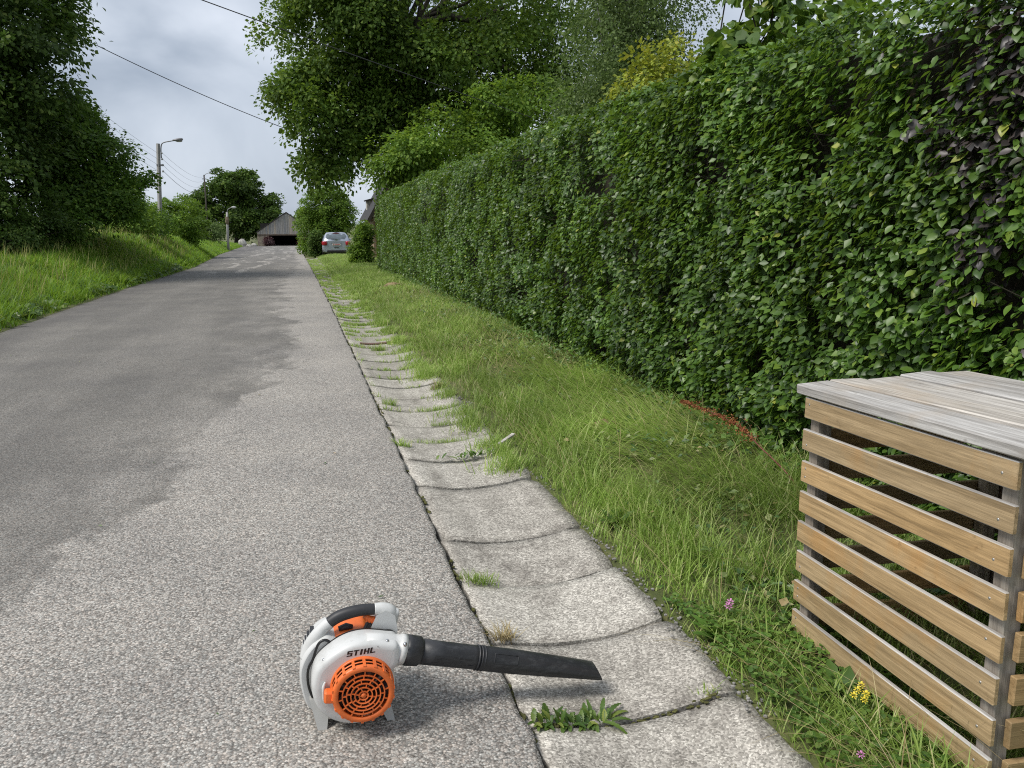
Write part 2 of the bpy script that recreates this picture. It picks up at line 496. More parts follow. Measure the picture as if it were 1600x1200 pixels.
def m_wood(name, c_lo, c_hi, grain_axis='X', stain=None, rough=.7, streak=1.0, vary=1.0):
    m, n, l, b, _ = newmat(name)
    oc = objcoord(n); oi = n.new('ShaderNodeObjectInfo')
    off = n.new('ShaderNodeVectorMath'); off.operation = 'ADD'
    cx = n.new('ShaderNodeCombineXYZ')
    for i in range(3): l.new(math_(n, l, 'MULTIPLY', oi.outputs['Random'], 37.0 + i * 11), cx.inputs[i])
    l.new(oc, off.inputs[0]); l.new(cx.outputs[0], off.inputs[1])
    s = {'X': (1.6, 42, 42), 'Y': (42, 1.6, 42), 'Z': (42, 42, 1.6)}[grain_axis]
    g = noise(n, l, mapping(n, l, off.outputs[0], s), 1.0, 8, .62, .8)
    fine = noise(n, l, mapping(n, l, off.outputs[0], tuple(v * 5 for v in s)), 1.0, 4, .7)
    r = ramp(n, [(.28, tuple(c * .68 for c in c_lo)), (.42, c_lo), (.62, c_hi), (.8, tuple(min(1, c * 1.15) for c in c_hi))]); l.new(g, r.inputs[0])
    f2 = ramp(n, [(.3, (1 - .32 * streak,) * 3), (.65, (1.08,) * 3)]); l.new(fine, f2.inputs[0])
    col = mixc(n, l, 1.0, r.outputs[0], f2.outputs[0], 'MULTIPLY')
    if stain is not None:
        sf = ramp(n, [(.52, (0, 0, 0)), (.72, (1, 1, 1))]); l.new(noise(n, l, off.outputs[0], 3.2, 4, .6), sf.inputs[0])
        col = mixc(n, l, math_(n, l, 'MULTIPLY', sf.outputs[0], .6), col, stain)
    dots = ramp(n, [(.68, (1, 1, 1)), (.78, (.45, .42, .38))]); l.new(noise(n, l, off.outputs[0], 24, 3, .5), dots.inputs[0])
    col = mixc(n, l, .6, col, dots.outputs[0], 'MULTIPLY')
    ob = ramp(n, [(0, (1 - .26 * vary, 1 - .21 * vary, 1 - .14 * vary)), (.5, (1, 1, 1)), (1, (1 + .2 * vary, 1 + .1 * vary, 1 - .05 * vary))]); l.new(oi.outputs['Random'], ob.inputs[0])
    col = mixc(n, l, 1.0, col, ob.outputs[0], 'MULTIPLY')
    l.new(col, b.inputs['Base Color']); b.inputs['Roughness'].default_value = rough
    b.inputs['Specular IOR Level'].default_value = .35
    bump(n, l, b, math_(n, l, 'ADD', g, math_(n, l, 'MULTIPLY', fine, .4)), .5, .004)
    return m

def m_bark(name='bark', c=(.06, .05, .04)):
    m, n, l, b, _ = newmat(name)
    P = position(n)
    f = noise(n, l, mapping(n, l, P, (9, 9, 1.6)), 1.0, 7, .65, .6)
    r = ramp(n, [(.3, tuple(x * .45 for x in c)), (.7, tuple(x * 1.5 for x in c))]); l.new(f, r.inputs[0])
    l.new(r.outputs[0], b.inputs['Base Color']); b.inputs['Roughness'].default_value = .9
    bump(n, l, b, f, .8, .03)
    return m

def m_brick():
    m, n, l, b, _ = newmat('brown_brick')
    br = n.new('ShaderNodeTexBrick'); br.inputs['Scale'].default_value = 1.0
    oc = objcoord(n); l.new(mapping(n, l, oc, (1, 1, 1), (0, 0, 0), (PI / 2, 0, 0)), br.inputs['Vector'])
    br.inputs['Color1'].default_value = (.28, .17, .10, 1); br.inputs['Color2'].default_value = (.36, .24, .15, 1)
    br.inputs['Mortar'].default_value = (.33, .30, .26, 1)
    br.inputs['Brick Width'].default_value = .22; br.inputs['Row Height'].default_value = .075
    br.inputs['Mortar Size'].default_value = .008
    l.new(br.outputs['Color'], b.inputs['Base Color']); b.inputs['Roughness'].default_value = .9
    return m

M = {}
M['road'] = m_road(); M['concrete'] = m_concrete(); M['soil'] = m_soil()
M['slat'] = m_wood('varnished_slat_wood', (.33, .235, .125), (.47, .345, .195), 'Y', (.45, .235, .07), .65, 1.0)
M['slat_x'] = m_wood('varnished_end_wood', (.29, .20, .10), (.40, .28, .145), 'X', (.36, .2, .08), .6, .7)
M['greywood'] = m_wood('silvered_wood', (.37, .35, .325), (.58, .56, .53), 'Y', (.42, .35, .27), .8, 1.0, .35)
M['post'] = m_wood('weathered_post_wood', (.26, .225, .185), (.40, .36, .30), 'Z', None, .8, .8)
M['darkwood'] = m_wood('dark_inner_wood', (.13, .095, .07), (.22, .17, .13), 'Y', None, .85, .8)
M['barnboard'] = m_wood('barn_board', (.27, .255, .24), (.43, .41, .39), 'Z', None, .9, 1.0)
M['screw'] = plain('screw_steel', (.42, .41, .39), .5, .8)
M['bark'] = m_bark(); M['birchbark'] = m_bark('birch_bark', (.4, .38, .35))
M['twig'] = plain('twig_brown', (.030, .026, .016), .9, var=.4, scale=20)
M['brick'] = m_brick()
M['stone'] = plain('pale_stone', (.42, .40, .36), .9, var=.3, scale=5, bumpy=.5)
M['gravel'] = plain('grey_gravel', (.24, .23, .215), .9, var=.5, scale=60)
M['tanstone'] = plain('tan_stone', (.30, .215, .125), .9, var=.3, scale=22, bumpy=.5)
M['rubble'] = plain('rubble_wall_stone', (.27, .225, .17), .9, var=.45, scale=3, bumpy=.6)
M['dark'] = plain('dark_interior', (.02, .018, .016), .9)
M['slate'] = plain('dark_roof_tile', (.034, .031, .030), .7, var=.3, scale=9, bumpy=.4)
M['barge'] = plain('dark_painted_timber', (.035, .026, .022), .6, var=.3)
M['galv'] = plain('concrete_pole', (.33, .32, .31), .75, var=.15, scale=6)
M['lamp_metal'] = plain('lamp_housing_grey', (.22, .22, .23), .5, .3)
M['lampglass'] = plain('lamp_bowl_glass', (.45, .45, .45), .25)
M['wire'] = plain('cable_black', (.03, .03, .032), .7)
M['rust'] = plain('rusty_iron', (.16, .095, .075), .85, .2, var=.4, scale=30, bumpy=.4)
M['postrust'] = plain('ivy_clad_post', (.15, .115, .075), .9, var=.4, scale=6, bumpy=.5)
# leaves
M['hedge'] = leafmat('hedge_leaf', [(0, (.034, .074, .013)), (.35, (.058, .122, .019)), (.62, (.082, .160, .025)), (.88, (.115, .205, .033)), (.985, (.18, .27, .042)), (1, (.32, .34, .06))], .42, .5, .28, (.32, .50, .04), 1.4, .28)
M['hedge_purple'] = leafmat('purple_hedge_leaf', [(0, (.026, .024, .024)), (.5, (.042, .036, .036)), (.9, (.065, .050, .050)), (1, (.05, .08, .03))], .42, .5, .12, (.12, .05, .05), 2.0, .2)
M['lime'] = leafmat('lime_tree_leaf', [(0, (.054, .104, .017)), (.5, (.102, .182, .031)), (.85, (.155, .245, .045)), (1, (.24, .31, .06))], .6, .3, .40, (.26, .40, .03), .5, .3)
M['darkleaf'] = leafmat('dark_tree_leaf', [(0, (.040, .078, .015)), (.5, (.074, .132, .024)), (.9, (.118, .188, .035)), (1, (.19, .245, .05))], .6, .3, .34, (.13, .25, .03), .4, .3)
M['elder'] = leafmat('elder_leaf', [(0, (.046, .10, .014)), (.5, (.084, .165, .02)), (.9, (.135, .23, .03)), (1, (.20, .28, .04))], .58, .3, .3, (.2, .36, .04), .5, .3)
M['hazel'] = leafmat('hazel_leaf', [(0, (.075, .145, .020)), (.5, (.12, .215, .028)), (.85, (.17, .28, .038)), (1, (.25, .34, .05))], .58, .3, .42, (.36, .54, .05), .9, .22)
M['birch'] = leafmat('birch_leaf', [(0, (.085, .13, .045)), (.5, (.13, .19, .066)), (.9, (.18, .25, .09)), (1, (.25, .30, .12))], .65, .25, .38, (.2, .32, .06), .7, .25)
M['yellowleaf'] = leafmat('golden_shrub_leaf', [(0, (.17, .23, .025)), (.5, (.28, .35, .035)), (.85, (.38, .43, .05)), (1, (.50, .46, .07))], .5, .4, .35, (.45, .45, .05), 1.2, .2)
M['brightleaf'] = leafmat('bright_shrub_leaf', [(0, (.055, .11, .018)), (.5, (.09, .17, .025)), (.85, (.14, .23, .035)), (1, (.25, .28, .05))], .45, .45, .36, (.3, .45, .05), 1.0, .2)
M['purplebush'] = leafmat('purple_shrub_leaf', [(0, (.04, .018, .022)), (1, (.10, .045, .05))], .5, .4, .2, (.2, .06, .06), 1.0, .2)
M['grass'] = leafmat('verge_grass', [(0, (.20, .305, .055)), (.4, (.30, .44, .095)), (.75, (.39, .51, .14)), (.9, (.50, .56, .22)), (1, (.62, .55, .31))], .5, .45, .46, (.42, .60, .12), 1.1, .22)
M['bankgrass'] = leafmat('bank_grass', [(0, (.075, .165, .014)), (.5, (.125, .245, .022)), (.85, (.20, .33, .032)), (1, (.33, .38, .07))], .55, .35, .42, (.36, .56, .05), .55, .35)
M['straw'] = leafmat('dry_straw', [(0, (.26, .19, .09)), (.5, (.38, .31, .16)), (1, (.50, .43, .25))], .7, .3, .2, (.45, .38, .2), 3.0, .1)
M['straw2'] = leafmat('pale_green_stalk', [(0, (.24, .26, .07)), (1, (.42, .40, .16))], .6, .3, .3, (.5, .5, .15), 2.0, .15)
M['clover'] = leafmat('clover_leaf', [(0, (.055, .12, .022)), (.6, (.10, .195, .034)), (1, (.18, .27, .055))], .5, .4, .3, (.2, .36, .05), 2.0, .2)
M['weed'] = leafmat('weed_leaf', [(0, (.045, .095, .02)), (.5, (.075, .14, .028)), (.85, (.13, .20, .04)), (1, (.26, .30, .07))], .45, .45, .3, (.3, .42, .05), 3.0, .15)
M['cutleaf'] = leafmat('fallen_hedge_leaf', [(0, (.04, .09, .03)), (.5, (.08, .15, .045)), (.75, (.17, .22, .08)), (.9, (.33, .35, .17)), (1, (.36, .25, .13))], .45, .5, .15, (.2, .3, .05), 3.0, .1)
M['dockseed'] = leafmat('dock_seed', [(0, (.20, .065, .03)), (.6, (.34, .12, .05)), (1, (.42, .22, .09))], .7, .3, .2, (.4, .12, .05), 3.0, .1)
M['docstem'] = plain('dock_stem', (.15, .05, .035), .7)
M['pinkpetal'] = plain('pink_petal', (.62, .25, .50), .7)
M['yellowpetal'] = plain('yellow_petal', (.75, .62, .06), .7)
M['moss'] = plain('dry_moss', (.10, .10, .03), .95, var=.5, scale=40, bumpy=.6)
# blower
def m_white():
    m, n, l, b, _ = newmat('scuffed_white_plastic')
    oc = objcoord(n)
    g1 = ramp(n, [(.52, (0, 0, 0)), (.78, (1, 1, 1))]); l.new(noise(n, l, oc, 16, 8, .72), g1.inputs[0])
    g2 = ramp(n, [(.66, (0, 0, 0)), (.70, (1, 1, 1))]); l.new(noise(n, l, mapping(n, l, oc, (40, 40, 160)), 1.0, 6, .75), g2.inputs[0])
    c = mixc(n, l, math_(n, l, 'MULTIPLY', g1.outputs[0], .6), (.60, .605, .59), (.37, .36, .325))
    c = mixc(n, l, math_(n, l, 'MULTIPLY', g2.outputs[0], .45), c, (.34, .33, .30))
    l.new(c, b.inputs['Base Color'])
    r = ramp(n, [(.4, (.32, .32, .32)), (.7, (.55, .55, .55))]); l.new(noise(n, l, oc, 22, 5, .6), r.inputs[0])
    l.new(r.outputs[0], b.inputs['Roughness'])
    return m
M['white_plastic'] = m_white()
M['grey_plastic'] = plain('pale_grey_plastic', (.40, .40, .38), .45, var=.1, scale=20)
M['orange_plastic'] = plain('orange_plastic', (.74, .155, .03), .42, var=.16, scale=26)
M['black_grip'] = plain('black_rubber', (.025, .026, .029), .5, var=.2, scale=30)
M['black_ink'] = plain('black_print', (.012, .012, .012), .4)
def m_tube():
    m, n, l, b, _ = newmat('scuffed_black_plastic')
    oc = objcoord(n)
    sf = ramp(n, [(.5, (0, 0, 0)), (.75, (1, 1, 1))]); l.new(noise(n, l, mapping(n, l, oc, (14, 60, 60)), 1.0, 7, .75), sf.inputs[0])
    du = ramp(n, [(.4, (0, 0, 0)), (.7, (1, 1, 1))]); l.new(noise(n, l, oc, 9, 5, .6), du.inputs[0])
    c = mixc(n, l, math_(n, l, 'MULTIPLY', sf.outputs[0], .5), (.020, .021, .024), (.10, .105, .11))
    c = mixc(n, l, math_(n, l, 'MULTIPLY', du.outputs[0], .4), c, (.055, .055, .057))
    l.new(c, b.inputs['Base Color']); b.inputs['Roughness'].default_value = .47
    bump(n, l, b, noise(n, l, oc, 90, 4, .7), .25, .002)
    return m
M['tube'] = m_tube()
M['fan_dark'] = plain('fan_brown_black', (.035, .016, .012), .5)
M['chrome'] = plain('bolt_steel', (.5, .5, .5), .3, 1.0)
# car
M['carpaint'] = plain('silver_car_paint', (.40, .44, .52), .32, .3, var=.03)
M['carglass'] = plain('car_window_glass', (.13, .16, .18), .22, var=.25, scale=4, spec=.4)
M['carblack'] = plain('car_black_plastic', (.02, .02, .022), .6)
M['taillight'] = plain('red_lamp_lens', (.38, .018, .03), .15)
M['plate'] = plain('white_number_plate', (.72, .72, .70), .4)
M['platered'] = plain('red_print', (.45, .03, .05), .5)
M['rim'] = plain('alloy_rim', (.45, .45, .46), .35, .8)

# ------------------------------------------------------------------ leaf clouds
T_HI = (np.array([(0,0,0), (0,.34,-.03), (0,.70,-.02), (0,1,-.10), (-.26,.24,.05), (-.33,.52,.06), (-.17,.80,-.01), (.26,.26,.07), (.32,.55,.03), (.17,.82,-.03)], float),
        np.array([(0,1,4), (1,5,4), (1,2,5), (2,6,5), (2,3,6), (0,7,1), (1,7,8), (1,8,2), (2,8,9), (2,9,3)]))
T_MID = (np.array([(0,0,0), (-.34,.45,.07), (.34,.45,.07), (0,1,-.06), (0,.5,-.02)], float),
         np.array([(0,4,1), (1,4,3), (0,2,4), (4,2,3)]))
T_LO = (np.array([(0,0,0), (-.36,.5,.08), (.36,.5,.08), (0,1,-.04)], float),
        np.array([(0,3,1), (0,2,3)]))
T_ROUND = (np.array([(0,0,0), (-.44,.32,.08), (-.36,.78,.05), (0,1.04,-.08), (.36,.78,.05), (.44,.32,.08), (0,.5,-.02)], float),
           np.array([(0,6,1), (1,6,2), (2,6,3), (3,6,4), (4,6,5), (5,6,0)]))

def norm(a):
    return a / np.maximum(1e-9, np.linalg.norm(a, axis=1, keepdims=True))

def leaf_arrays(P, N, T, S, tpl):
    """P position, N leaf normal, T direction of the tip, S length"""
    V0, F0 = tpl
    N = norm(N); T = norm(T - N * np.sum(T * N, 1, keepdims=True)); B = np.cross(T, N)
    V = P[:, None, :] + S[:, None, None] * (V0[None, :, 0:1] * B[:, None, :] + V0[None, :, 1:2] * T[:, None, :] + V0[None, :, 2:3] * N[:, None, :])
    F = F0[None] + (np.arange(len(P)) * len(V0))[:, None, None]
    return V.reshape(-1, 3), F.reshape(-1, 3)

def leaf_obj(name, P, N, T, S, tpl, mat, parent=None, origin=(0,0,0), smooth=False, mi=None):
    V, F = leaf_arrays(P - np.asarray(origin), N, T, S, tpl)
    if mi is not None: mi = np.repeat(mi, len(tpl[1]))
    me = mesh_np(name, V, F, mat, smooth, mi)
    return link(bpy.data.objects.new(name, me), parent)

# ------------------------------------------------------------------ ground
def build_ground():
    ys = np.concatenate([[-300, -120, -60, -30, -15, -8, -4, -2], np.arange(-1, 30, .25), np.arange(30, 60, .5), np.arange(60, 150, 2), [160, 200, 260, 350, 500, 800, 1400]])
    lo = [900, 400, 200, 100, 60, 40, 28, 20, 15, 12, 10, 8.5, 7, 6, 5.2, 4.5, 4, 3.5, 3, 2.6, 2.3, 2, 1.7, 1.4, 1.1, .8, .5, .3, .15, .05, 0.001]
    ro = [0.001, .04, .1, .2, .35, .5, .7, .9, 1.1, 1.3, 1.6, 2, 2.5, 3, 4, 5.5, 7, 9, 12, 16, 22, 30, 45, 70, 120, 250, 500, 900]
    V = []
    for y in ys:
        xl = float(xleft(y))
        xs = [xl - a for a in lo] + [xl + .12, xl + .6, -1.5, RX - .2, .95, GX - .03] + [GX + a for a in ro]
        V.append(np.stack([xs, np.full(len(xs), y)], 1))
    V = np.array(V); ny, nx = V.shape[:2]
    Z = terrain(V[..., 0], V[..., 1])
    # outer skirt of the soil meets the road edge and the gutter edge
    VV = np.concatenate([V, Z[..., None]], 2).reshape(-1, 3)
    i = np.arange(ny - 1)[:, None] * nx + np.arange(nx - 1)[None]
    F = np.stack([i, i + 1, i + 1 + nx, i + nx], -1).reshape(-1, 4)
    o = link(bpy.data.objects.new('ground', mesh_np('ground', VV, F, M['soil'], True)))
    tag(o, 'uneven soil under grass, verges and bank', kind='structure')
build_ground()

def build_road():
    ys = np.concatenate([np.arange(-6, 14, .08), np.arange(14, 60, .4), np.arange(60, 115.9, 1.5)])
    cols = 26; V = []; 
    for y in ys:
        jr = .022 * (fbm(np.array([y * 9]), np.array([3.3]))[0] - .5) * 2 + .02 * (fbm(np.array([y * 1.3]), np.array([8.3]))[0] - .5)
        jl = .14 * (fbm(np.array([y * 1.1]), np.array([1.3]))[0] - .5)
        x0 = float(xleft(y)) + jl; x1 = RX + jr
        if y > 62: x1 += (y - 62) * .012
        t = np.linspace(0, 1, cols - 1); t = np.concatenate([t[:-1], [1 - .02 / (x1 - x0), 1.0]]); xs = x0 + (x1 - x0) * t
        z = gz(y) + .006 + .012 * np.sin(PI * t) + .006 * (fbm(xs * .9, np.full(cols, y * .9), 4.4) - .5)
        z[-1] -= .004
        row = np.stack([xs, np.full(cols, y), z], 1)
        row = np.concatenate([[[x0 - .02, y, gz(y) - .2]], row, [[x1 + .002, y, gz(y) - .2]]])
        V.append(row)
    V = np.array(V); ny, nx = V.shape[:2]
    i = np.arange(ny - 1)[:, None] * nx + np.arange(nx - 1)[None]
    F = np.stack([i, i + 1, i + 1 + nx, i + nx], -1).reshape(-1, 4)
    o = link(bpy.data.objects.new('road', mesh_np('road', V.reshape(-1, 3), F, M['road'], True)))
    tag(o, 'grey chip sealed country road with a darker worn lane', kind='structure')
build_road()

# ------------------------------------------------------------------ gutter of dished slabs
JOINTS = [-1.45, -.95, -.45, .05, .55, 1.05, 1.54, 2.06, 2.56, 3.07, 3.56, 4.40, 4.96, 5.42, 5.90, 6.40, 6.90, 7.40, 7.88, 8.40, 8.92, 9.45, 9.98, 10.62]
while JOINTS[-1] < 49: JOINTS.append(JOINTS[-1] + .5 + random.uniform(-.09, .09))
def slab_dish(t):   # t 0..1 across
    return -.055 * (1 - (2 * t - 1) ** 2)
def build_gutter():
    root = empty('gutter', (0.95, 0, 0), kind='structure', label='shallow dished concrete slab gutter along the road edge')
    for k in range(len(JOINTS) - 1):
        y0, y1 = JOINTS[k], JOINTS[k + 1]
        near = y0 < 12
        nx, ny = (10, 7) if near else (6, 1)
        g0, g1 = random.uniform(.001, .006), random.uniform(.001, .006)
        dz = random.uniform(-.006, .004); tl = random.uniform(-.007, .007); sk = random.uniform(-.03, .03); dx = random.uniform(-.012, .006)
        if k < 14: sk *= .5
        V = []; 
        for j in range(ny + 1):
            v = j / ny
            for i in range(nx + 1):
                u = i / nx
                x = RX + .018 + u * (GX - RX - .02) + (random.uniform(-.010, .008) if i in (0, nx) else 0) + (dx if i else 0)
                y = y0 + g0 + v * (y1 - y0 - g0 - g1) + sk * (u - .5) + (random.uniform(-.005, .005) if j in (0, ny) and near else 0)
                z = float(gz(y)) - .012 + slab_dish(u) + dz + tl * (v - .5) * 2 + (float(fbm(np.array([x * 6.]), np.array([y * 6.]))[0]) - .5) * .008
                if j in (0, ny) or i in (0, nx): z -= .006
                if near and (i in (0, nx)) and (j in (0, ny)): z -= random.uniform(0, .03); x += (.008 if i == 0 else -.014) * random.random()
                V.append((x, y, z))
        F = [(j*(nx+1)+i, j*(nx+1)+i+1, (j+1)*(nx+1)+i+1, (j+1)*(nx+1)+i) for j in range(ny) for i in range(nx)]
        per = [i for i in range(nx + 1)] + [(j+1)*(nx+1)+nx for j in range(ny)] + [ny*(nx+1)+i for i in range(nx-1, -1, -1)] + [j*(nx+1) for j in range(ny-1, 0, -1)]
        b = len(V)
        for q in per: V.append((V[q][0], V[q][1], V[q][2] - .1))
        for q in range(len(per)):
            r = (q + 1) % len(per); F.append((per[r], per[q], b + q, b + r))
        mb = MB(); mb.v = [(p[0] - .95, p[1], p[2]) for p in V]; mb.f = F; mb.sm = [False] * len(F)
        mb.sm[:nx*ny] = [True] * (nx * ny)
        mb.build('slab', M['concrete'], root)
build_gutter()

# ------------------------------------------------------------------ trees
def limb_pts(a, b, sag=.0, n=5, jit=.12):
    a, b = Vector(a), Vector(b); out = []
    L = (b - a).length
    for i in range(n + 1):
        t = i / n
        p = a.lerp(b, t) + Vector((0, 0, sag * math.sin(PI * t) * L))
        if 0 < i < n: p += Vector([random.gauss(0, jit * L / n) for _ in range(3)])
        out.append(p)
    return out

def sprays(lobes, nclump, rc, nleaf, size, seed, shell=.62, up=.75, out=.55, droop=.25, flat=.22, zmin=None, wts=None, jit=.45, ragged=1.0, sub=0, subr=.42):
    """leaf positions in flat sprays spread through the lobes of a crown"""
    R_ = np.random.default_rng(seed)
    if sub:
        nl_, nw_ = [], []
        for q, l in enumerate(lobes):
            m_ = max(3, int(sub * (1 if wts is None else 1)))
            dd = norm(R_.normal(size=(m_, 3)))
            for d_ in dd:
                f_ = R_.uniform(.6, 1.25) * subr
                c_ = np.array(l[:3]) + d_ * np.array(l[3:]) * (1 - .8 * f_)
                nl_.append((*c_, *(np.array(l[3:]) * f_ * np.array([1.1, 1.1, .8]))))
                nw_.append((1 if wts is None else wts[q]) * f_ * f_ * (1 if wts is not None else (l[3]*l[4]+l[3]*l[5]+l[4]*l[5])))
        lobes, wts = nl_, nw_
    L = np.array(lobes, float)
    w_ = np.array([l[3]*l[4]+l[3]*l[5]+l[4]*l[5] for l in lobes]) if wts is None else np.array(wts, float)
    li = R_.choice(len(L), nclump, p=w_ / w_.sum())
    d = norm(R_.normal(size=(nclump, 3)))
    rad = shell + (1.03 - shell) * R_.random(nclump) ** .7
    stray = R_.random(nclump) < .06 * ragged; rad = np.where(stray, rad * 1.06, rad)
    C = L[li, :3] + d * rad[:, None] * L[li, 3:]
    if zmin is not None: 
        k = C[:, 2] > zmin; C, d, li = C[k], d[k], li[k]
    nc = len(C)
    O = norm(d / L[li, 3:])
    cn = norm(O * out + np.array([0, 0, up]) + R_.normal(size=(nc, 3)) * .25)
    sc = rc * (.6 + .8 * R_.random(nc))
    ci = R_.integers(0, nc, nleaf)
    a1 = norm(np.cross(cn, R_.normal(size=(nc, 3)))); a2 = np.cross(cn, a1)
    g = np.clip(R_.normal(size=(nleaf, 3)), -1.7, 1.7)
    off = (a1[ci] * g[:, :1] + a2[ci] * g[:, 1:2]) * (.55 * sc[ci])[:, None] + cn[ci] * (g[:, 2:] * flat * sc[ci][:, None])
    off[:, 2] -= droop * (g[:, 0]**2 + g[:, 1]**2) * sc[ci] * .35
    P = C[ci] + off
    N = norm(cn[ci] + R_.normal(size=(nleaf, 3)) * jit)
    T = norm(off + O[ci] * .3 * sc[ci][:, None] + np.array([0, 0, -.25]) * sc[ci][:, None] + R_.normal(size=(nleaf, 3)) * .25 * sc[ci][:, None])
    S = size * (.65 + .6 * R_.random(nleaf))
    return P, N, T, S, C

def tree(name, label, cat, base, lobes, nleaf, size, mat, trunk_r=.2, nclump=300, rc=.5, tpl=T_LO, seed=1, group=None, nlimb=6, bark='bark', trunk_top=None, root_z=None, stems=1, **k):
    bx, by = base; bz = float(terrain(np.array([bx]), np.array([by]))[0]) - .05 if root_z is None else root_z
    random.seed(seed)
    root = empty(name, (bx, by, bz), label=label, cat=cat, group=group)
    P, N, T, S, C = sprays(lobes, nclump, rc, nleaf, size, seed, **k)
    org = np.array([bx, by, bz])
    cz = np.mean([l[2] for l in lobes]); top = trunk_top or (max(l[2] for l in lobes) - bz)
    L = np.array(lobes); cx, cy = L[:, 0].mean(), L[:, 1].mean()
    if stems == 1:
        tp = limb_pts((0, 0, 0), ((cx - bx) * .5, (cy - by) * .5, top), 0, 6, .06)
        mb = MB(); mb.tube(tp, [trunk_r * (1.25 if i == 0 else 1 - .8 * i / 6) for i in range(7)], 9)
        mb.build('trunk', M[bark], root)
    else:
        tp = [Vector((0, 0, .1))] * 7
        for s_ in range(stems):
            a = 2 * PI * s_ / stems + random.random()
            q = limb_pts((.15 * math.cos(a), .15 * math.sin(a), 0), (cx - bx + .5 * L[:, 3].mean() * math.cos(a), cy - by + .5 * L[:, 4].mean() * math.sin(a), top * .85), .05, 5, .1)
            MB().tube(q, [trunk_r * (1 - .16 * i) for i in range(6)], 6).build('stem', M[bark], root)
    idx = np.random.default_rng(seed).choice(len(C), min(len(C), nlimb + 30), replace=False)
    for q in idx[:nlimb]:
        j = random.randint(2, 4); a = tp[j]
        r0 = trunk_r * (.5 if stems == 1 else .35)
        pts = limb_pts(a, Vector(C[q] - org), .06, 6, .14)
        MB().tube(pts, [max(.008, r0 * (1 - .15 * i)) for i in range(7)], 6).build('limb', M[bark], root)
    mb = MB()
    for q in idx[nlimb:]:
        a = tp[random.randint(2, 5)]
        mb.tube(limb_pts(a, Vector(C[q] - org), .06, 4, .14), [max(.006, trunk_r * .22 * (1 - .22 * i)) for i in range(5)], 4, False)
    tag(mb.build('branches', M[bark], root), kind='stuff')
    tag(leaf_obj('crown', P, N, T, S, tpl, mat, root, org), kind='stuff')
    return root

# right: big lime tree over the road
K_ = 31 / 26.
def away(L, k): return [(a * k, b * k, 1.45 + (c - 1.45) * k, d * k, e_ * k, f * k) for a, b, c, d, e_, f in L]
tree('lime_tree', 'huge dark lime tree overhanging the road beyond the hedge', 'tree', (4.7, 33),
     away([(4.6, 27, 9.0, 4.8, 4.6, 4.2), (1.3, 26, 7.4, 2.35, 2.4, 2.1), (0.75, 25.8, 5.0, 1.40, 1.6, 1.25), (1.1, 25.7, 3.7, .95, 1.2, 1.0), (2.45, 26, 4.0, .85, 1.1, .85),
      (2.6, 26, 6.0, 2.1, 2.1, 1.8), (8.0, 27, 8.2, 3.4, 4, 3.8), (5, 27, 12.6, 4.8, 4.8, 3.4), (6.4, 26, 6.2, 2.8, 2.6, 2.0), (4.2, 26, 6.2, 2.4, 2.2, 2.0), (1.6, 26, 8.8, 1.8, 2, 1.6)], K_),
     128000, .158, M['lime'], .48, 2400, .50, T_LO, 11, nlimb=14, sub=15, subr=.40, shell=.45, trunk_top=13, up=.6, out=.6, flat=.3, wts=[5, 2.6, 1.5, .9, .8, 2.4, 2.8, 2.6, 2.2, 2.2, 1.5])
# right: hazel bush straight behind the hedge
tree('hazel_bush', 'broad bright green hazel bush rising behind the hedge top', 'bush', (5.6, 28.2),
     away([(2.5, 14.2, 2.75, 1.05, 1.0, 1.0), (3.4, 14.2, 3.0, 1.1, 1.0, 1.0), (4.3, 14.2, 3.0, 1.0, 1.0, 1.05), (2.0, 14.2, 2.2, .75, .6, .6), (3.4, 14.6, 2.2, 1.8, 1.0, 1.1), (1.9, 14.1, 2.55, .5, .5, .45)], 27.2 / 14.2),
     38000, .135, M['hazel'], .08, 800, .40, T_MID, 12, nlimb=8, stems=6, sub=12, subr=.45, shell=.5, up=.6, out=.65, jit=.4, ragged=3.0)
# birch
tree('birch_tree', 'grey green birch with fine hanging foliage beside the lime tree', 'tree', (7.2, 17.5),
     [(6.6, 16.5, 4.6, 1.25, 1.5, 2.6), (7.5, 17, 6.4, 1.35, 1.6, 3.0), (6.2, 16.5, 3.0, .9, 1.0, 1.6), (7.6, 16.8, 3.8, 1.0, 1.2, 1.8), (7.2, 17, 9, 1.2, 1.3, 2.4)],
     84000, .070, M['birch'], .12, 1300, .34, T_LO, 13, nlimb=8, bark='birchbark', shell=.15, up=.2, out=.5, droop=1.6, flat=.5, jit=.9)
tree('golden_shrub', 'yellow leaved shrub showing over the hedge top', 'bush', (3.95, 8.4),
     [(3.75, 8.1, 2.88, .36, .4, .45), (4.2, 8.2, 2.85, .36, .4, .40), (3.5, 8.1, 2.68, .30, .35, .30), (3.95, 8.15, 3.08, .26, .3, .30), (3.9, 8.2, 2.2, .5, .5, .6)],
     6500, .056, M['yellowleaf'], .03, 170, .14, T_LO, 14, nlimb=5, stems=4, shell=.4, up=.5, out=.6, ragged=4)
tree('leafy_shrub', 'large leaved bright shrub poking above the nearest hedge stretch', 'bush', (3.5, 5.6),
     [(2.98, 5.15, 2.72, .22, .3, .22), (3.3, 5.1, 2.85, .3, .35, .25), (3.65, 5.1, 2.8, .28, .35, .25), (3.3, 5.3, 2.4, .5, .4, .4), (3.15, 5.2, 3.15, .3, .3, .16)],
     1500, .085, M['brightleaf'], .025, 60, .16, T_ROUND, 15, nlimb=5, stems=4, shell=.4, up=.6, out=.5, ragged=3)
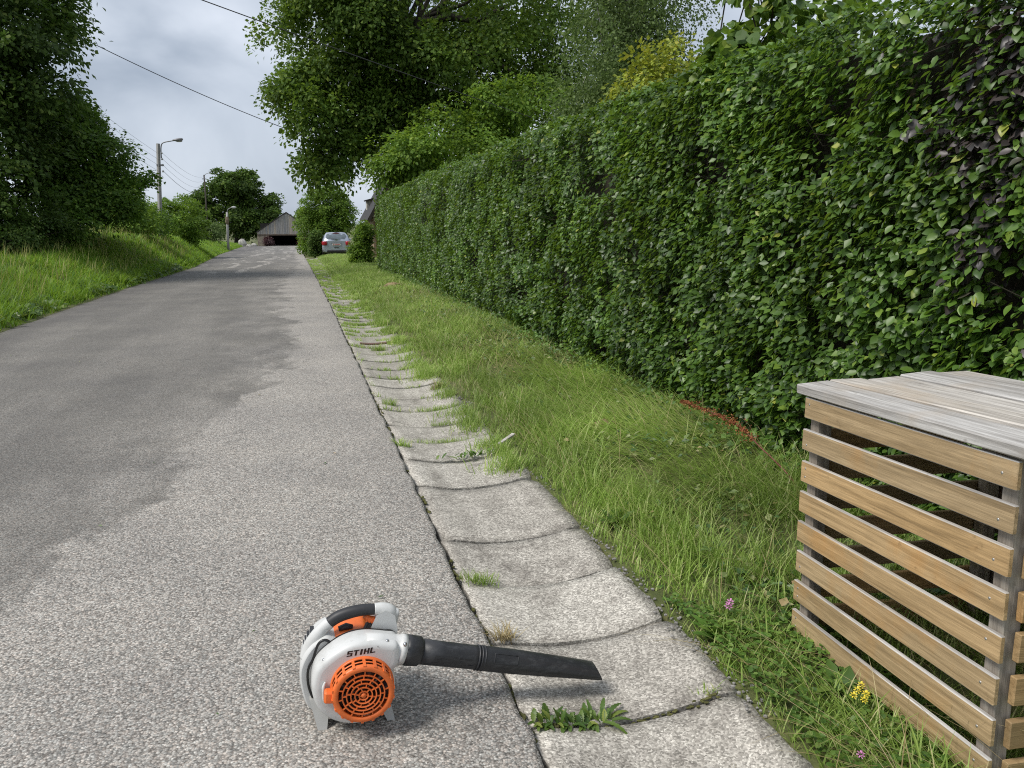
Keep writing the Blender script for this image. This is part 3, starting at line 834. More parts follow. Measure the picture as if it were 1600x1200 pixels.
# left side
tree('dark_tree', 'tall dark broadleaf tree filling the left side of the photo', 'tree', (-9.3, 26.0),
     [(-9.0, 25.5, 4.2, 3.1, 3.4, 2.9), (-8.9, 25.5, 7.6, 3.5, 3.6, 3.2), (-9.2, 26, 11, 3.3, 3.4, 2.8), (-7.4, 24.2, 2.6, 1.5, 1.9, 1.6), (-7.0, 25.6, 5.2, 1.5, 1.8, 1.5), (-6.6, 26.5, 7.8, 1.3, 1.5, 1.4), (-10.8, 23.5, 4, 2.6, 2.6, 3), (-8.6, 23.6, 1.9, 1.5, 1.5, 1.0), (-11.5, 22, 1.9, 2.5, 1.5, 1.2)],
     84000, .15, M['darkleaf'], .4, 1700, .45, T_LO, 21, nlimb=10, shell=.5, sub=16, subr=.42, zmin=.9)
tree('elder_bush', 'rounded dark green elder bush leaning over the left bank', 'bush', (-7.3, 29.0),
     [(-6.6, 28.5, 3.3, 1.7, 2.1, 1.5), (-7.3, 29, 4.6, 1.6, 1.9, 1.1), (-5.9, 28.2, 2.3, 1.25, 1.6, 1.2), (-7.0, 27.4, 1.9, 1.6, 1.8, 1.2), (-5.3, 28.8, 2.9, .9, 1.1, .6)],
     48000, .12, M['elder'], .13, 700, .36, T_LO, 22, nlimb=9, shell=.5, sub=14, subr=.45, zmin=.55, stems=4, ragged=2.0)
tree('hawthorn_bush', 'low black green thicket under the tall left tree', 'bush', (-8.2, 23.2),
     [(-8.0, 23.3, 1.5, 2.0, 1.3, 1.0), (-10.5, 22.4, 1.5, 1.9, 1.2, 1.0), (-6.7, 24.7, 1.3, 1.0, 1.2, .8)],
     20000, .085, M['darkleaf'], .05, 320, .3, T_LO, 23, nlimb=6, stems=5, shell=.4, zmin=.45)
for i, (b, lob, nl, sz, mt, lab) in enumerate([
    ((-6.9, 36), [(-6.7, 36, 1.9, 1.3, 1.5, .9), (-6.2, 35.4, 1.5, .9, 1.2, .6)], 9000, .11, 'hazel', 'light green shrub on the bank just below the lamp pole'),
    ((-6.6, 41), [(-6.6, 41, 1.6, 1.1, 1.6, .75), (-7.6, 42, 2.0, 1.0, 1.6, .8)], 9000, .11, 'elder', 'low mid green shrub between lamp pole and round shrub'),
    ((-6.4, 50), [(-6.3, 50, 1.75, 1.55, 1.9, 1.35), (-5.6, 49.6, 1.2, .9, 1.2, .9), (-7.3, 51, 1.7, 1.2, 1.5, 1.0)], 17000, .13, 'hazel', 'round bright green shrub beside the short leaning post'),
    ((-7.6, 78), [(-7.5, 78, .9, 1.5, 1.6, .9)], 5000, .16, 'birch', 'greyish low shrub behind the short leaning post'),
]):
    tree('bank_shrub', lab, 'bush', b, lob, nl, sz, M[mt], .05, 170, .34, T_LO, 30 + i, group='shrubs along the left bank', nlimb=4, stems=4, shell=.45, ragged=2)
tree('oak_tree', 'big round dark tree standing far off left of the barn', 'tree', (-8.5, 136),
     [(-9.0, 135, 6.6, 4.2, 4.5, 3.6), (-5.6, 135, 4.6, 3.6, 4, 3.2), (-12, 136, 4.6, 3.0, 4, 3.0), (-3.2, 135, 1.9, 3.0, 3.5, 2.4), (-8, 134, 2.2, 5.5, 3.5, 3.0), (-10.6, 135, 8.2, 2.2, 2.5, 1.6), (-7, 135, 8.3, 2.0, 2.5, 1.7)],
     38000, .42, M['darkleaf'], .6, 720, .8, T_LO, 41, nlimb=8, shell=.5, sub=12, subr=.42)
tree('distant_tree', 'small distant tree seen over the barn roof', 'tree', (3.5, 150),
     [(3.4, 150, 1.8, 3.0, 3, 2.2), (-.5, 150, .8, 2.5, 3, 1.6)], 6000, .5, M['darkleaf'], .3, 140, .9, T_LO, 42, nlimb=3)
tree('hornbeam', 'tall clipped yellow green hornbeam behind the parked car', 'tree', (2.3, 59.5),
     [(2.4, 59.3, 2.6, 1.75, 1.5, 1.5), (2.3, 59.3, 1.2, 1.75, 1.5, 1.7), (.95, 58.9, 1.4, .75, 1.0, 2.0), (2.5, 59.3, 3.3, 1.1, 1.1, .8), (3.5, 59, 2.0, .9, 1, 1.2), (.8, 58.8, -.1, .5, .7, .5)],
     30000, .13, M['hazel'], .16, 520, .34, T_LO, 43, nlimb=6, shell=.6, zmin=-.45)
tree('laurel_bush', 'small dark upright bush touching the left side of the car', 'bush', (1.42, 53.4),
     [(1.42, 53.4, .05, .5, .6, .68), (1.38, 53.3, .55, .38, .5, .5)], 7000, .10, M['darkleaf'], .04, 150, .2, T_LO, 44, nlimb=3, stems=3, shell=.6, zmin=-.5)
tree('privet_bush', 'narrow yellow green bush between the car and the hedge', 'bush', (2.75, 33.8),
     [(2.68, 33.8, .45, .44, .7, .65), (2.82, 33.8, 1.05, .34, .6, .55), (2.62, 33.6, .0, .44, .6, .35)], 12000, .085, M['hazel'], .04, 200, .2, T_LO, 45, nlimb=4, stems=4, shell=.5, zmin=-.32, ragged=2)
tree('barberry_bush', 'dull purple bush standing at the barn opening', 'bush', (1.35, 102),
     [(1.35, 102, -.65, .75, .8, .65)], 2600, .15, M['purplebush'], .04, 60, .25, T_LO, 46, nlimb=3, stems=3, shell=.4, zmin=-1.2)
tree('wall_bush', 'brownish shrub growing against the barn corner wall', 'bush', (-3.3, 112),
     [(-3.3, 112, -.8, .6, .6, .65)], 1800, .15, M['purplebush'], .04, 50, .25, T_LO, 47, nlimb=3, stems=3, shell=.4, zmin=-1.3)

# ------------------------------------------------------------------ hedge
HX = 2.66
def build_hedge():
    R_ = np.random.default_rng(5)
    root = empty('beech_hedge', (HX + .5, 14, 0), label='long tall clipped beech hedge with glossy leaves along the verge', cat='hedge')
    org = np.array([HX + .5, 14, 0])
    Y0, Y1 = -.6, 27.4
    def face(n, ya, yb):
        y = ya + (yb - ya) * R_.random(n); u = R_.random(n)
        base = terrain(np.full(n, HX + .1), y)
        topz = base + 2.42 + .10 * (fbm(y * .9, y * 0 + 2) - .5) + .05 * (fbm(y * 5, y * 0 + 6) - .5) + np.interp(y, [0, 4], [.1, 0])
        z = base + .03 + u ** .95 * (topz - base)
        d = .09 * (fbm(y * 1.6, z * 1.6, 3) - .5) + .09 * (fbm(y * 5.5, z * 5.5, 8, 2) - .5)
        hole = fbm(y * 3.3 + 40, z * 3.3, 11, 3)
        rec = R_.random(n) ** 1.6 * .20
        x = HX + d + rec + .10 * sstep(.35, 0, z - base) + .12 * sstep(.12, 0, topz - z)
        keep = (R_.random(n) > sstep(.56, .68, hole) * .85)
        x = np.where(hole > .6, x + .06, x)
        return np.stack([x, y, z], 1)[keep]
    segs = [(Y0, 1.6, 1800), (1.6, 3.4, 5600), (3.4, 6, 5200), (6, 10, 3800), (10, 16, 2600), (16, Y1, 1600)]
    out = []
    for a, b, dn in segs:
        out.append((face(int((b - a) * 2.45 * dn), a, b), a))
    hi = np.concatenate([p for p, a in out if a < 3.4]); lo = np.concatenate([p for p, a in out if a >= 3.4])
    def orient(P):
        n = len(P)
        fl = 1.1 * (fbm(P[:, 1] * 4, P[:, 2] * 4, 21, 2) - .5)
        N = np.stack([-(.08 + .95 * R_.random(n) ** 1.3), R_.normal(0, .42, n) + fl, .15 + 1.05 * R_.random(n)], 1)
        T = np.stack([-.75 + R_.normal(0, .3, n), R_.normal(0, .75, n) + fl, -.60 + R_.normal(0, .45, n)], 1)
        return norm(N), T
    def size(P, k=1.0):
        return k * .045 * (.55 + .75 * R_.random(len(P)))
    # top of the hedge
    nt = 22000
    y = Y0 + (Y1 - Y0) * R_.random(nt) ** 1.25; x = HX + .05 + 1.05 * R_.random(nt) ** 1.5
    z = terrain(np.full(nt, HX + .1), y) + 2.40 + .10 * (fbm(y * .9, y * 0 + 2) - .5) + np.interp(y, [0, 4], [.1, 0]) + .08 * (fbm(y * 3, x * 3, 9) - .45) + .05 * R_.random(nt) ** 3
    Pt = np.stack([x, y, z], 1)
    Nt = norm(np.stack([R_.normal(-.2, .5, nt), R_.normal(0, .5, nt), np.full(nt, .9)], 1)); Tt = R_.normal(size=(nt, 3))
    # shoots sticking up along the top edge
    ns = 130; ys = Y0 + (Y1 - Y0) * R_.random(ns); Ps, Ns, Ts = [], [], []
    for yy in ys:
        x0 = HX + .02 + .5 * R_.random(); z0 = float(terrain(np.array([HX + .1]), np.array([yy]))[0]) + 2.42
        h = .03 + .09 * R_.random(); dx, dy = R_.normal(0, .25, 2)
        for q in range(7):
            t = (q + 1) / 7
            Ps.append((x0 + dx * h * t, yy + dy * h * t, z0 + h * t)); Ns.append(R_.normal(size=3) * .6 + np.array([0, 0, .6])); Ts.append(R_.normal(size=3) + np.array([0, 0, .5]))
    # end face
    ne = 5000
    Pe = np.stack([HX + 1.1 * R_.random(ne), Y1 + .12 * R_.normal(size=ne) * .5, R_.random(ne) * 2.45 + gz(Y1)], 1)
    Ne = norm(np.stack([R_.normal(-.4, .5, ne), np.full(ne, .6), R_.random(ne)], 1)); Te = np.stack([R_.normal(0, .6, ne), R_.normal(.3, .5, ne), -R_.random(ne)], 1)
    def purple(P):
        f = fbm(P[:, 1] * 2.6 + 3.1, P[:, 2] * 2.6, 5, 3)
        region = np.exp(-(((P[:, 1] - 2.72) / .34) ** 2 + ((P[:, 2] - 1.76) / .38) ** 2))
        return (R_.random(len(P)) < np.clip(region * 1.5 * sstep(.46, .64, f), 0, .5)).astype(int)
    # the single leaves that show largest: those on the surface nearest the camera
    Nh, Th = orient(hi); Sh = size(hi, 1.08)
    ph = purple(hi)
    cpos = np.array([0, 0, CAMH])
    fwd = np.array([math.sin(math.radians(YAW)), math.cos(math.radians(YAW))])
    rgt = np.array([fwd[1], -fwd[0]])
    rel = hi[:, :2] - cpos[:2]
    dep = rel @ fwd; lat = (rel @ rgt) / np.maximum(dep, .1)
    vis = (dep > .5) & (lat < .63) & (hi[:, 0] < HX + .015) & (hi[:, 2] > .45)
    cand = np.where(vis)[0]
    pick = cand[np.argsort(dep[cand] / Sh[cand])[:300]]
    mask = np.zeros(len(hi), bool); mask[pick] = True
    V0, F0 = T_HI
    variants = []
    for q in range(4):
        for mt in ('hedge', 'hedge_purple'):
            V = V0 * np.array([1 + .1 * (q - 1.5), 1, 1 + .7 * (q - 1)]); variants.append(mesh_np('leaf', V, F0, M[mt], True))
    for q, i in enumerate(pick):
        n_ = Nh[i]; t_ = Th[i] - n_ * np.dot(Th[i], n_); t_ /= np.linalg.norm(t_); b_ = np.cross(t_, n_)
        o = bpy.data.objects.new('leaf', variants[(q % 4) * 2 + ph[i]])
        o.parent = root; COL.objects.link(o)
        p = hi[i] - org
        o.matrix_local = Matrix([[b_[k] * Sh[i] for k in range(1)] + [t_[k] * Sh[i]] + [n_[k] * Sh[i]] + [p[k]] if False else [b_[k] * Sh[i], t_[k] * Sh[i], n_[k] * Sh[i], p[k]] for k in range(3)] + [[0, 0, 0, 1]])
    k = ~mask
    # nearest leaves with ten faces, the far ones with four
    Nl, Tl = orient(lo); Sl = size(lo, 1.12)
    Pa = hi[k]; V1, F1 = leaf_arrays(Pa - org, Nh[k], Th[k], Sh[k], T_HI)
    PB = np.concatenate([lo, Pt, np.array(Ps), Pe]); NB = np.concatenate([Nl, Nt, np.array(Ns), Ne]); TB = np.concatenate([Tl, Tt, np.array(Ts), Te])
    SB = np.concatenate([Sl, size(Pt, 1.05), size(np.array(Ps), .95), size(Pe, 1.2)])
    nr_ = PB[:, 1] < 8
    V2, F2 = leaf_arrays(PB[nr_] - org, NB[nr_], TB[nr_], SB[nr_], T_MID)
    V3, F3 = leaf_arrays(PB[~nr_] - org, NB[~nr_], TB[~nr_], SB[~nr_], T_LO)
    mi = np.concatenate([np.repeat(ph[k], len(T_HI[1])), np.zeros(len(F2) + len(F3), int)])
    me = mesh_np('foliage', np.concatenate([V1, V2, V3]), np.concatenate([F1, F2 + len(V1), F3 + len(V1) + len(V2)]), [M['hedge'], M['hedge_purple']], True, mi)
    tag(link(bpy.data.objects.new('foliage', me), root), kind='stuff')
    # solid dark core, added so that no light shows through the leaves
    ys = np.linspace(Y0, Y1, 120); mb = MB(); rings = []
    for yy in ys:
        b = float(terrain(np.array([HX]), np.array([yy]))[0])
        n1 = float(fbm(np.array([yy * 1.6]), np.array([2.]), 3)[0] - .5)
        rings.append([(HX + .40 + .1*n1 - org[0], yy - org[1], b + .10), (HX + .27 + .1*n1 - org[0], yy - org[1], b + .5), (HX + .27 + .1*n1 - org[0], yy - org[1], b + 1.8), (HX + .32 - org[0], yy - org[1], b + 2.28), (HX + .95 - org[0], yy - org[1], b + 2.28), (HX + .95 - org[0], yy - org[1], b + .05)])
    mb.loft(rings, True, True, False); mb.build('dark_core', M['twig'], root)
    mb = MB()
    for q in range(420):
        yy = Y0 + 12 * random.random(); zz = .1 + 2.2 * random.random(); a = random.uniform(-.5, .5)
        mb.tube([(HX + .2 - org[0], yy - org[1], zz), (HX + .08 - org[0], yy - org[1] + a * .1, zz + random.uniform(-.05, .09)), (HX - .02 - org[0], yy - org[1] + a * .24, zz + random.uniform(-.06, .14))], [.004, .003, .0018], 4, False)
    tag(mb.build('twigs', M['twig'], root), kind='stuff')
    # stems at the foot
    yy = Y0 + .1
    while yy < Y1:
        b = float(terrain(np.array([HX + .35]), np.array([yy]))[0])
        MB().tube([(HX + .22 - org[0] + random.uniform(-.05, .1), yy - org[1], b - .05), (HX + .2 - org[0], yy - org[1] + random.uniform(-.1, .1), b + .7)], [.022, .016], 6).build('stem', M['bark'], root)
        yy += .42 if yy < 12 else .8
build_hedge()

# ------------------------------------------------------------------ grass
def blades(P, L, W, yaw, th0, th1, segs=3):
    """curved tapering blades; yaw = heading of the lean, th0/th1 lean from vertical at foot and tip"""
    n = len(P); H = np.stack([np.cos(yaw), np.sin(yaw), np.zeros(n)], 1); S_ = np.stack([-np.sin(yaw), np.cos(yaw), np.zeros(n)], 1)
    pts = [P]; 
    for i in range(segs):
        th = th0 + (th1 - th0) * (i + .5) / segs
        pts.append(pts[-1] + (H * np.sin(th)[:, None] + np.array([0, 0, 1.]) * np.cos(th)[:, None]) * (L / segs)[:, None])
    V = []
    for i in range(segs):
        wd = (W * (1 - .75 * (i / segs) ** 1.6))[:, None] * .5
        V += [pts[i] - S_ * wd, pts[i] + S_ * wd]
    V.append(pts[-1]); V = np.stack(V, 1); k = 2 * segs + 1
    F = []
    for i in range(segs - 1):
        F += [(2*i, 2*i+1, 2*i+3), (2*i, 2*i+3, 2*i+2)]
    F.append((2*segs-2, 2*segs-1, 2*segs))
    F = np.array(F)[None] + (np.arange(n) * k)[:, None, None]
    return V.reshape(-1, 3), F.reshape(-1, 3)

def build_verge():
    R_ = np.random.default_rng(8)
    Vs, Fs, b = [], [], 0
    for (y0, y1, dn, wd, sg) in [(.5, 4, 5600, .0048, 3), (4, 8, 4000, .006, 3), (8, 16, 2400, .010, 2), (16, 30, 1200, .018, 2), (30, 51, 600, .028, 2)]:
        xmax = 2.82 if y0 < 27 else 4.0
        n = int((y1 - y0) * (xmax - GX + .05) * dn)
        x = GX - .10 + (xmax - GX + .10) * R_.random(n); y = y0 + (y1 - y0) * R_.random(n)
        edge = .17 * (fbm(y * 2.2, y * 0 + 5) - .5) * 2 + .10 * (fbm(y * 9, y * 0 + 15) - .5)
        k = (x > GX + edge * .8 - .02) & (R_.random(n) < .72 + .28 * sstep(0, .25, x - GX - edge))
        # bare trampled spots
        bare = fbm(x * 2.2 + 9, y * 2.2, 6)
        k &= R_.random(n) > sstep(.56, .66, bare) * .75
        k &= ~((x > 27.4) & (y > 50))
        x, y = x[k], y[k]; n = len(x)
        r = x - GX
        lay = sstep(.25, .6, r) * sstep(2.6, 4.2, y) * sstep(11, 7, y)       # combed flat
        lay = np.clip(lay * (.35 + 1.2 * fbm(x * 1.7, y * 1.2, 1)), 0, 1)
        ang = PI * .93 + 1.5 * (fbm(x * .8, y * .6, 14) - .5) * 2.2
        up = R_.random(n) * 2 * PI
        k = R_.random(n) > lay * .42; x, y, r, lay, ang, up = x[k], y[k], r[k], lay[k], ang[k], up[k]; n = len(x)
        yaw = np.where(R_.random(n) < .25 + .68 * lay, ang + R_.normal(0, .32, n), up)
        L = (.075 + .13 * R_.random(n)) * (.55 + .75 * sstep(0, .35, r)) * (1 + .55 * lay) * (.7 + .6 * fbm(x * 1.5, y * 1.5, 2))
        L *= 1 - .45 * sstep(2.45, 2.25, y) * sstep(1.50, 1.62, x)
        if y0 >= 8: L *= .8
        th0 = .12 + .22 * R_.random(n) + .62 * lay; th1 = .7 + .75 * R_.random(n) + .35 * lay
        W = wd * (.6 + .8 * R_.random(n))
        V, F = blades(np.stack([x, y, terrain(x, y) - .008], 1), L, W, yaw, th0, th1, sg)
        Vs.append(V); Fs.append(F + b); b += len(V)
    me = mesh_np('verge_grass', np.concatenate(Vs), np.concatenate(Fs), M['grass'])
    tag(link(bpy.data.objects.new('verge_grass', me)), 'long trampled grass on the verge below the hedge', 'grass', kind='stuff')
    # dry stalks lying among it
    n = 3600; x = GX + .05 + 1.35 * R_.random(n) ** .75; y = 1.2 + 16 * R_.random(n) ** 1.5
    k = R_.random(n) < .25 + 1.2 * sstep(.42, .62, fbm(x * 1.6, y * 1.1, 77)); x, y = x[k], y[k]; n = len(x)
    V, F = blades(np.stack([x, y, terrain(x, y) + .02], 1), .22 + .3 * R_.random(n), np.full(n, .0028), PI * .9 + R_.normal(0, .9, n), .5 + .6 * R_.random(n), 1.35 + .3 * R_.random(n), 3)
    tag(link(bpy.data.objects.new('dry_stalks', mesh_np('dry_stalks', V, F, M['straw']))), 'pale dry grass stalks lying over the verge', 'dry grass', kind='stuff')
    # clippings from the hedge
    n = 4200; x = 1.55 + 1.12 * R_.random(n) ** .65; y = 2.3 + 17 * R_.random(n) ** 1.4
    k = fbm(x * 2, y * 1.3, 31) > .45 - .12 * sstep(2.2, 2.5, x); x, y = x[k], y[k]; n = len(x)
    P = np.stack([x, y, terrain(x, y) + .035 + .06 * R_.random(n)], 1)
    leaf_ = leaf_obj('hedge_clippings', P, np.stack([R_.normal(0, .5, n), R_.normal(0, .5, n), np.ones(n)], 1), R_.normal(size=(n, 3)), .05 * (.6 + .6 * R_.random(n)), T_MID, M['cutleaf'])
    tag(leaf_, 'cut beech leaves scattered on the verge grass', 'leaves', kind='stuff')
    # clover and low weeds by the gutter in front
    n = 1500; x = GX + .03 + .50 * R_.random(n) ** 1.2; y = 1.25 + 1.7 * R_.random(n)
    k = fbm(x * 3, y * 2.2, 51) > .40; x, y = x[k], y[k]; n = len(x)
    h = .02 + .055 * R_.random(n)
    yaw = R_.random(n) * 2 * PI
    Pc = np.stack([x, y, terrain(x, y) + h], 1); PP, NN, TT = [], [], []
    for q in range(3):
        a = yaw + q * 2 * PI / 3
        PP.append(Pc); NN.append(np.stack([R_.normal(0, .25, n), R_.normal(0, .25, n), np.ones(n)], 1)); TT.append(np.stack([np.cos(a), np.sin(a), np.full(n, .1)], 1))
    PP = np.concatenate(PP)
    o = leaf_obj('clover_patch', PP, np.concatenate(NN), np.concatenate(TT), .0155 * (.7 + .6 * R_.random(len(PP))), T_ROUND, M['clover'])
    tag(o, 'clover and low weeds spilling onto the gutter edge', 'clover', kind='stuff')
    # ferny foot growth under the hedge
    n = 2600; y = 1.5 + 24 * R_.random(n) ** 1.4; x = HX - .02 - .22 * R_.random(n) ** 2
    P = np.stack([x, y, terrain(x, y) + .02 + .16 * R_.random(n)], 1)
    o = leaf_obj('hedge_foot_weeds', P, np.stack([R_.normal(-.4, .5, n), R_.normal(0, .5, n), np.ones(n) * .8], 1), R_.normal(size=(n, 3)), .042 * (.6 + .7 * R_.random(n)), T_MID, M['clover'])
    tag(o, 'ivy and seedlings creeping along the hedge foot', 'weeds', kind='stuff')
    # gravel crumbs along the outer gutter edge
    mb = MB()
    for q in range(520):
        yy = 1.2 + 5.5 * random.random() ** 1.3; xx = GX + random.gauss(.012, .026)
        if float(fbm(np.array([yy * 2.3]), np.array([4.2]))[0]) < .52: continue
        s = random.uniform(.003, .009)
        mb.blob((xx, yy, float(terrain(np.array([xx]), np.array([yy]))[0]) + .006 if xx > GX else -.012), (s, s, s * .7), 5, 3, .2, q)
    tag(mb.build('gravel', M['gravel']), 'small gravel crumbs along the outer gutter edge', 'gravel', kind='stuff')
build_verge()

def build_bank():
    R_ = np.random.default_rng(18)
    Vs, Fs, b = [], [], 0
    for (y0, y1, dn, wd, dmax) in [(9.5, 17, 640, .019, 6.0), (17, 28, 470, .026, 4.4), (28, 45, 290, .04, 4.0), (45, 75, 220, .055, 4), (75, 118, 100, .09, 4)]:
        n = int((y1 - y0) * dmax * dn)
        d = dmax * R_.random(n) ** 1.1; y = y0 + (y1 - y0) * R_.random(n)
        x = xleft(y) - d + .16 * (fbm(y * 1.3, y * 0) - .5)
        k = (R_.random(n) < .4 + .6 * sstep(0, .5, d)) 
        x, y, d = x[k], y[k], d[k]; n = len(x)
        L = (.12 + .2 * R_.random(n)) * (.4 + .6 * sstep(0, .7, d)) * (.6 + .8 * fbm(x * .9, y * .9, 2))
        if y0 > 40: L *= 1.4
        yaw = R_.random(n) * 2 * PI
        V, F = blades(np.stack([x, y, terrain(x, y) - .01], 1), L, wd * (.6 + .8 * R_.random(n)), yaw, .1 + .25 * R_.random(n), .5 + .8 * R_.random(n), 2)
        Vs.append(V); Fs.append(F + b); b += len(V)
    for (y0, y1, nt) in [(9, 18, 800), (18, 30, 700), (30, 60, 500)]:
        ty = y0 + (y1 - y0) * R_.random(nt); td = .2 + 4.2 * R_.random(nt) ** 1.2
        nb = 26; y = np.repeat(ty, nb) + R_.normal(0, .07, nt * nb); d = np.repeat(td, nb) + R_.normal(0, .07, nt * nb)
        sc_ = np.repeat(.5 + .9 * R_.random(nt), nb); x = xleft(y) - d; n = len(x)
        V, F = blades(np.stack([x, y, terrain(x, y) - .01], 1), (.22 + .18 * R_.random(n)) * sc_, (.012 if y0 < 18 else .02 if y0 < 30 else .04) * (.6 + .8 * R_.random(n)), R_.random(n) * 2 * PI, .1 + .3 * R_.random(n), .8 + .9 * R_.random(n), 2)
        Vs.append(V); Fs.append(F + b); b += len(V)
    tag(link(bpy.data.objects.new('bank_grass', mesh_np('bank_grass', np.concatenate(Vs), np.concatenate(Fs), M['bankgrass']))), 'bright tall grass covering the left roadside bank', 'grass', kind='stuff')
    n = 2600; y = 9 + 34 * R_.random(n) ** 1.2; d = .5 + 3.6 * R_.random(n); x = xleft(y) - d
    V, F = blades(np.stack([x, y, terrain(x, y)], 1), .32 + .3 * R_.random(n), .008 + .0004 * y, R_.random(n) * 2 * PI, .05 + .2 * R_.random(n), .3 + .6 * R_.random(n), 3)
    tag(link(bpy.data.objects.new('seed_stalks', mesh_np('seed_stalks', V, F, M['straw2']))), 'thin yellowish seed stalks standing in the bank grass', 'grass', kind='stuff')
    # broad leaved weeds along the road edge
    n = 900; y = 10 + 22 * R_.random(n); d = .1 + .9 * R_.random(n) ** 1.5; x = xleft(y) - d
    k = fbm(x * 1.5, y * .9, 71) > .52; x, y = x[k], y[k]; n = len(x)
    P = np.repeat(np.stack([x, y, terrain(x, y) + .08], 1), 4, 0) + R_.normal(0, .06, (4 * n, 3)) * np.array([1, 1, .5])
    n = len(P)
    o = leaf_obj('bank_weeds', P, np.stack([R_.normal(.2, .5, n), R_.normal(-.2, .5, n), np.ones(n)], 1), R_.normal(size=(n, 3)) * np.array([1, 1, .4]), .12 * (.5 + .8 * R_.random(n)), T_MID, M['weed'])
    tag(o, 'broad leaved weeds along the left road edge', 'weeds', kind='stuff')
build_bank()

def build_joint_grass():
    """grass filling the far joints of the gutter"""
    R_ = np.random.default_rng(28); P = []
    for y in JOINTS:
        if y < 6.2 or y > 48: continue
        n = int(np.interp(y, [6, 9, 12, 25, 48], [110, 330, 620, 460, 160]) * R_.uniform(.5, 1.3))
        u = R_.random(n); k = fbm(u * 5, np.full(n, y * 3), 3) > (.50 if y < 8 else .43); u = u[k]; n = len(u)
        x = RX + .03 + u * (GX - RX - .04); yy = y + R_.normal(0, .02 if y < 9 else .05, n)
        P.append(np.stack([x, yy, gz(yy) - .014 + slab_dish(u) - .01], 1))
    # outer and inner edge
    n = 900; y = 5 + 35 * R_.random(n) ** 1.3; P.append(np.stack([GX - .02 - .06 * R_.random(n), y, gz(y) - .03], 1))
    n = 420; y = 7 + 30 * R_.random(n) ** 1.3; k = fbm(y * 2.2, y * 0, 9) > .52; y = y[k]; n = len(y); P.append(np.stack([RX + .015 + .05 * R_.random(n), y, gz(y) - .03], 1))
    L0 = sum(len(p) for p in P)
    for q in range(95):
        yy = 4.6 + 30 * R_.random() ** 1.5; nb = int(60 + 120 * R_.random()); sp = .05 + .07 * R_.random()
        xx = np.minimum(GX + .02, GX - .02 - np.abs(R_.normal(0, sp, nb))); y2 = yy + R_.normal(0, sp * .7, nb)
        P.append(np.stack([xx, y2, gz(y2) - .02 + slab_dish((xx - RX) / (GX - RX))], 1))
    P = np.concatenate(P); n = len(P)
    L = (.025 + .055 * R_.random(n)) * np.where(np.arange(n) >= L0, 1.9, 1.0); W = .0055 * np.interp(P[:, 1], [6, 20, 45], [1, 2.2, 4])
    V, F = blades(P, L, W, R_.random(n) * 2 * PI, .2 + .5 * R_.random(n), .8 + .7 * R_.random(n), 2)
    tag(link(bpy.data.objects.new('joint_grass', mesh_np('joint_grass', V, F, M['grass']))), 'short grass growing in the farther gutter joints', 'grass', kind='stuff')
build_joint_grass()

def tuft(x, y, nb, spread, L, mat, label, group='weed tufts in the gutter joints', name='grass_tuft', sy=None, lean=1.0, z=None):
    R_ = np.random.default_rng(int(x * 1000 + y * 77) % 9999)
    u = (x - RX) / (GX - RX)
    z = (float(gz(y)) - .016 + float(slab_dish(min(max(u, 0), 1)))) if z is None else z
    P = np.stack([(R_.random(nb) + R_.random(nb) - 1) * 1.9 * spread, R_.normal(0, sy or spread * .35, nb), np.zeros(nb)], 1)
    if 0 <= u <= 1:
        uu = np.clip((P[:, 0] + x - RX) / (GX - RX), 0, 1); P[:, 2] = slab_dish(uu) - slab_dish(u)
    V, F = blades(P, L * (.5 + .7 * R_.random(nb)), .0042 * (.6 + .6 * R_.random(nb)), R_.random(nb) * 2 * PI, .15 * lean + .4 * lean * R_.random(nb), .6 * lean + .8 * lean * R_.random(nb), 3)
    o = bpy.data.objects.new(name, mesh_np(name, V, F, mat)); o.location = (x, y, z)
    tag(link(o), label, 'grass tuft', group)
tuft(.68, 3.09, 130, .05, .06, M['grass'], 'small bright green tuft at the road edge two joints beyond the blower nozzle')
tuft(.665, 2.58, 75, .025, .085, M['straw'], 'dry straw coloured tuft in the joint just behind the blower nozzle', lean=1.3)
tuft(.64, 5.25, 110, .035, .07, M['grass'], 'yellowish tuft where the road meets the slab beside the creeping weed')
tuft(.70, 6.58, 100, .035, .09, M['grass'], 'lone rounded grass tuft standing on a slab at the road side')
tuft(1.08, 6.40, 190, .11, .055, M['grass'], 'band of green grass in a joint near the verge', sy=.02)
tuft(1.20, 7.15, 90, .03, .10, M['straw'], 'reddish dry tuft near the verge edge of the gutter')
tuft(.94, 5.40, 200, .13, .05, M['grass'], 'flat band of grass across the joint behind the creeping weed', sy=.02)
tuft(1.06, 5.9, 150, .09, .045, M['grass'], 'thin line of grass in the joint beside a brown clod', sy=.015)
tuft(.93, 9.78, 230, .06, .10, M['grass'], 'bright upright grass clump just in front of the iron bar')
tuft(.97, 1.52, 34, .035, .20, M['straw'], 'tall thin dry stalks at the bottom edge of the photo', lean=.45)
tuft(1.22, 2.09, 22, .03, .05, M['grass'], 'few blades at the verge end of the nearest joint')

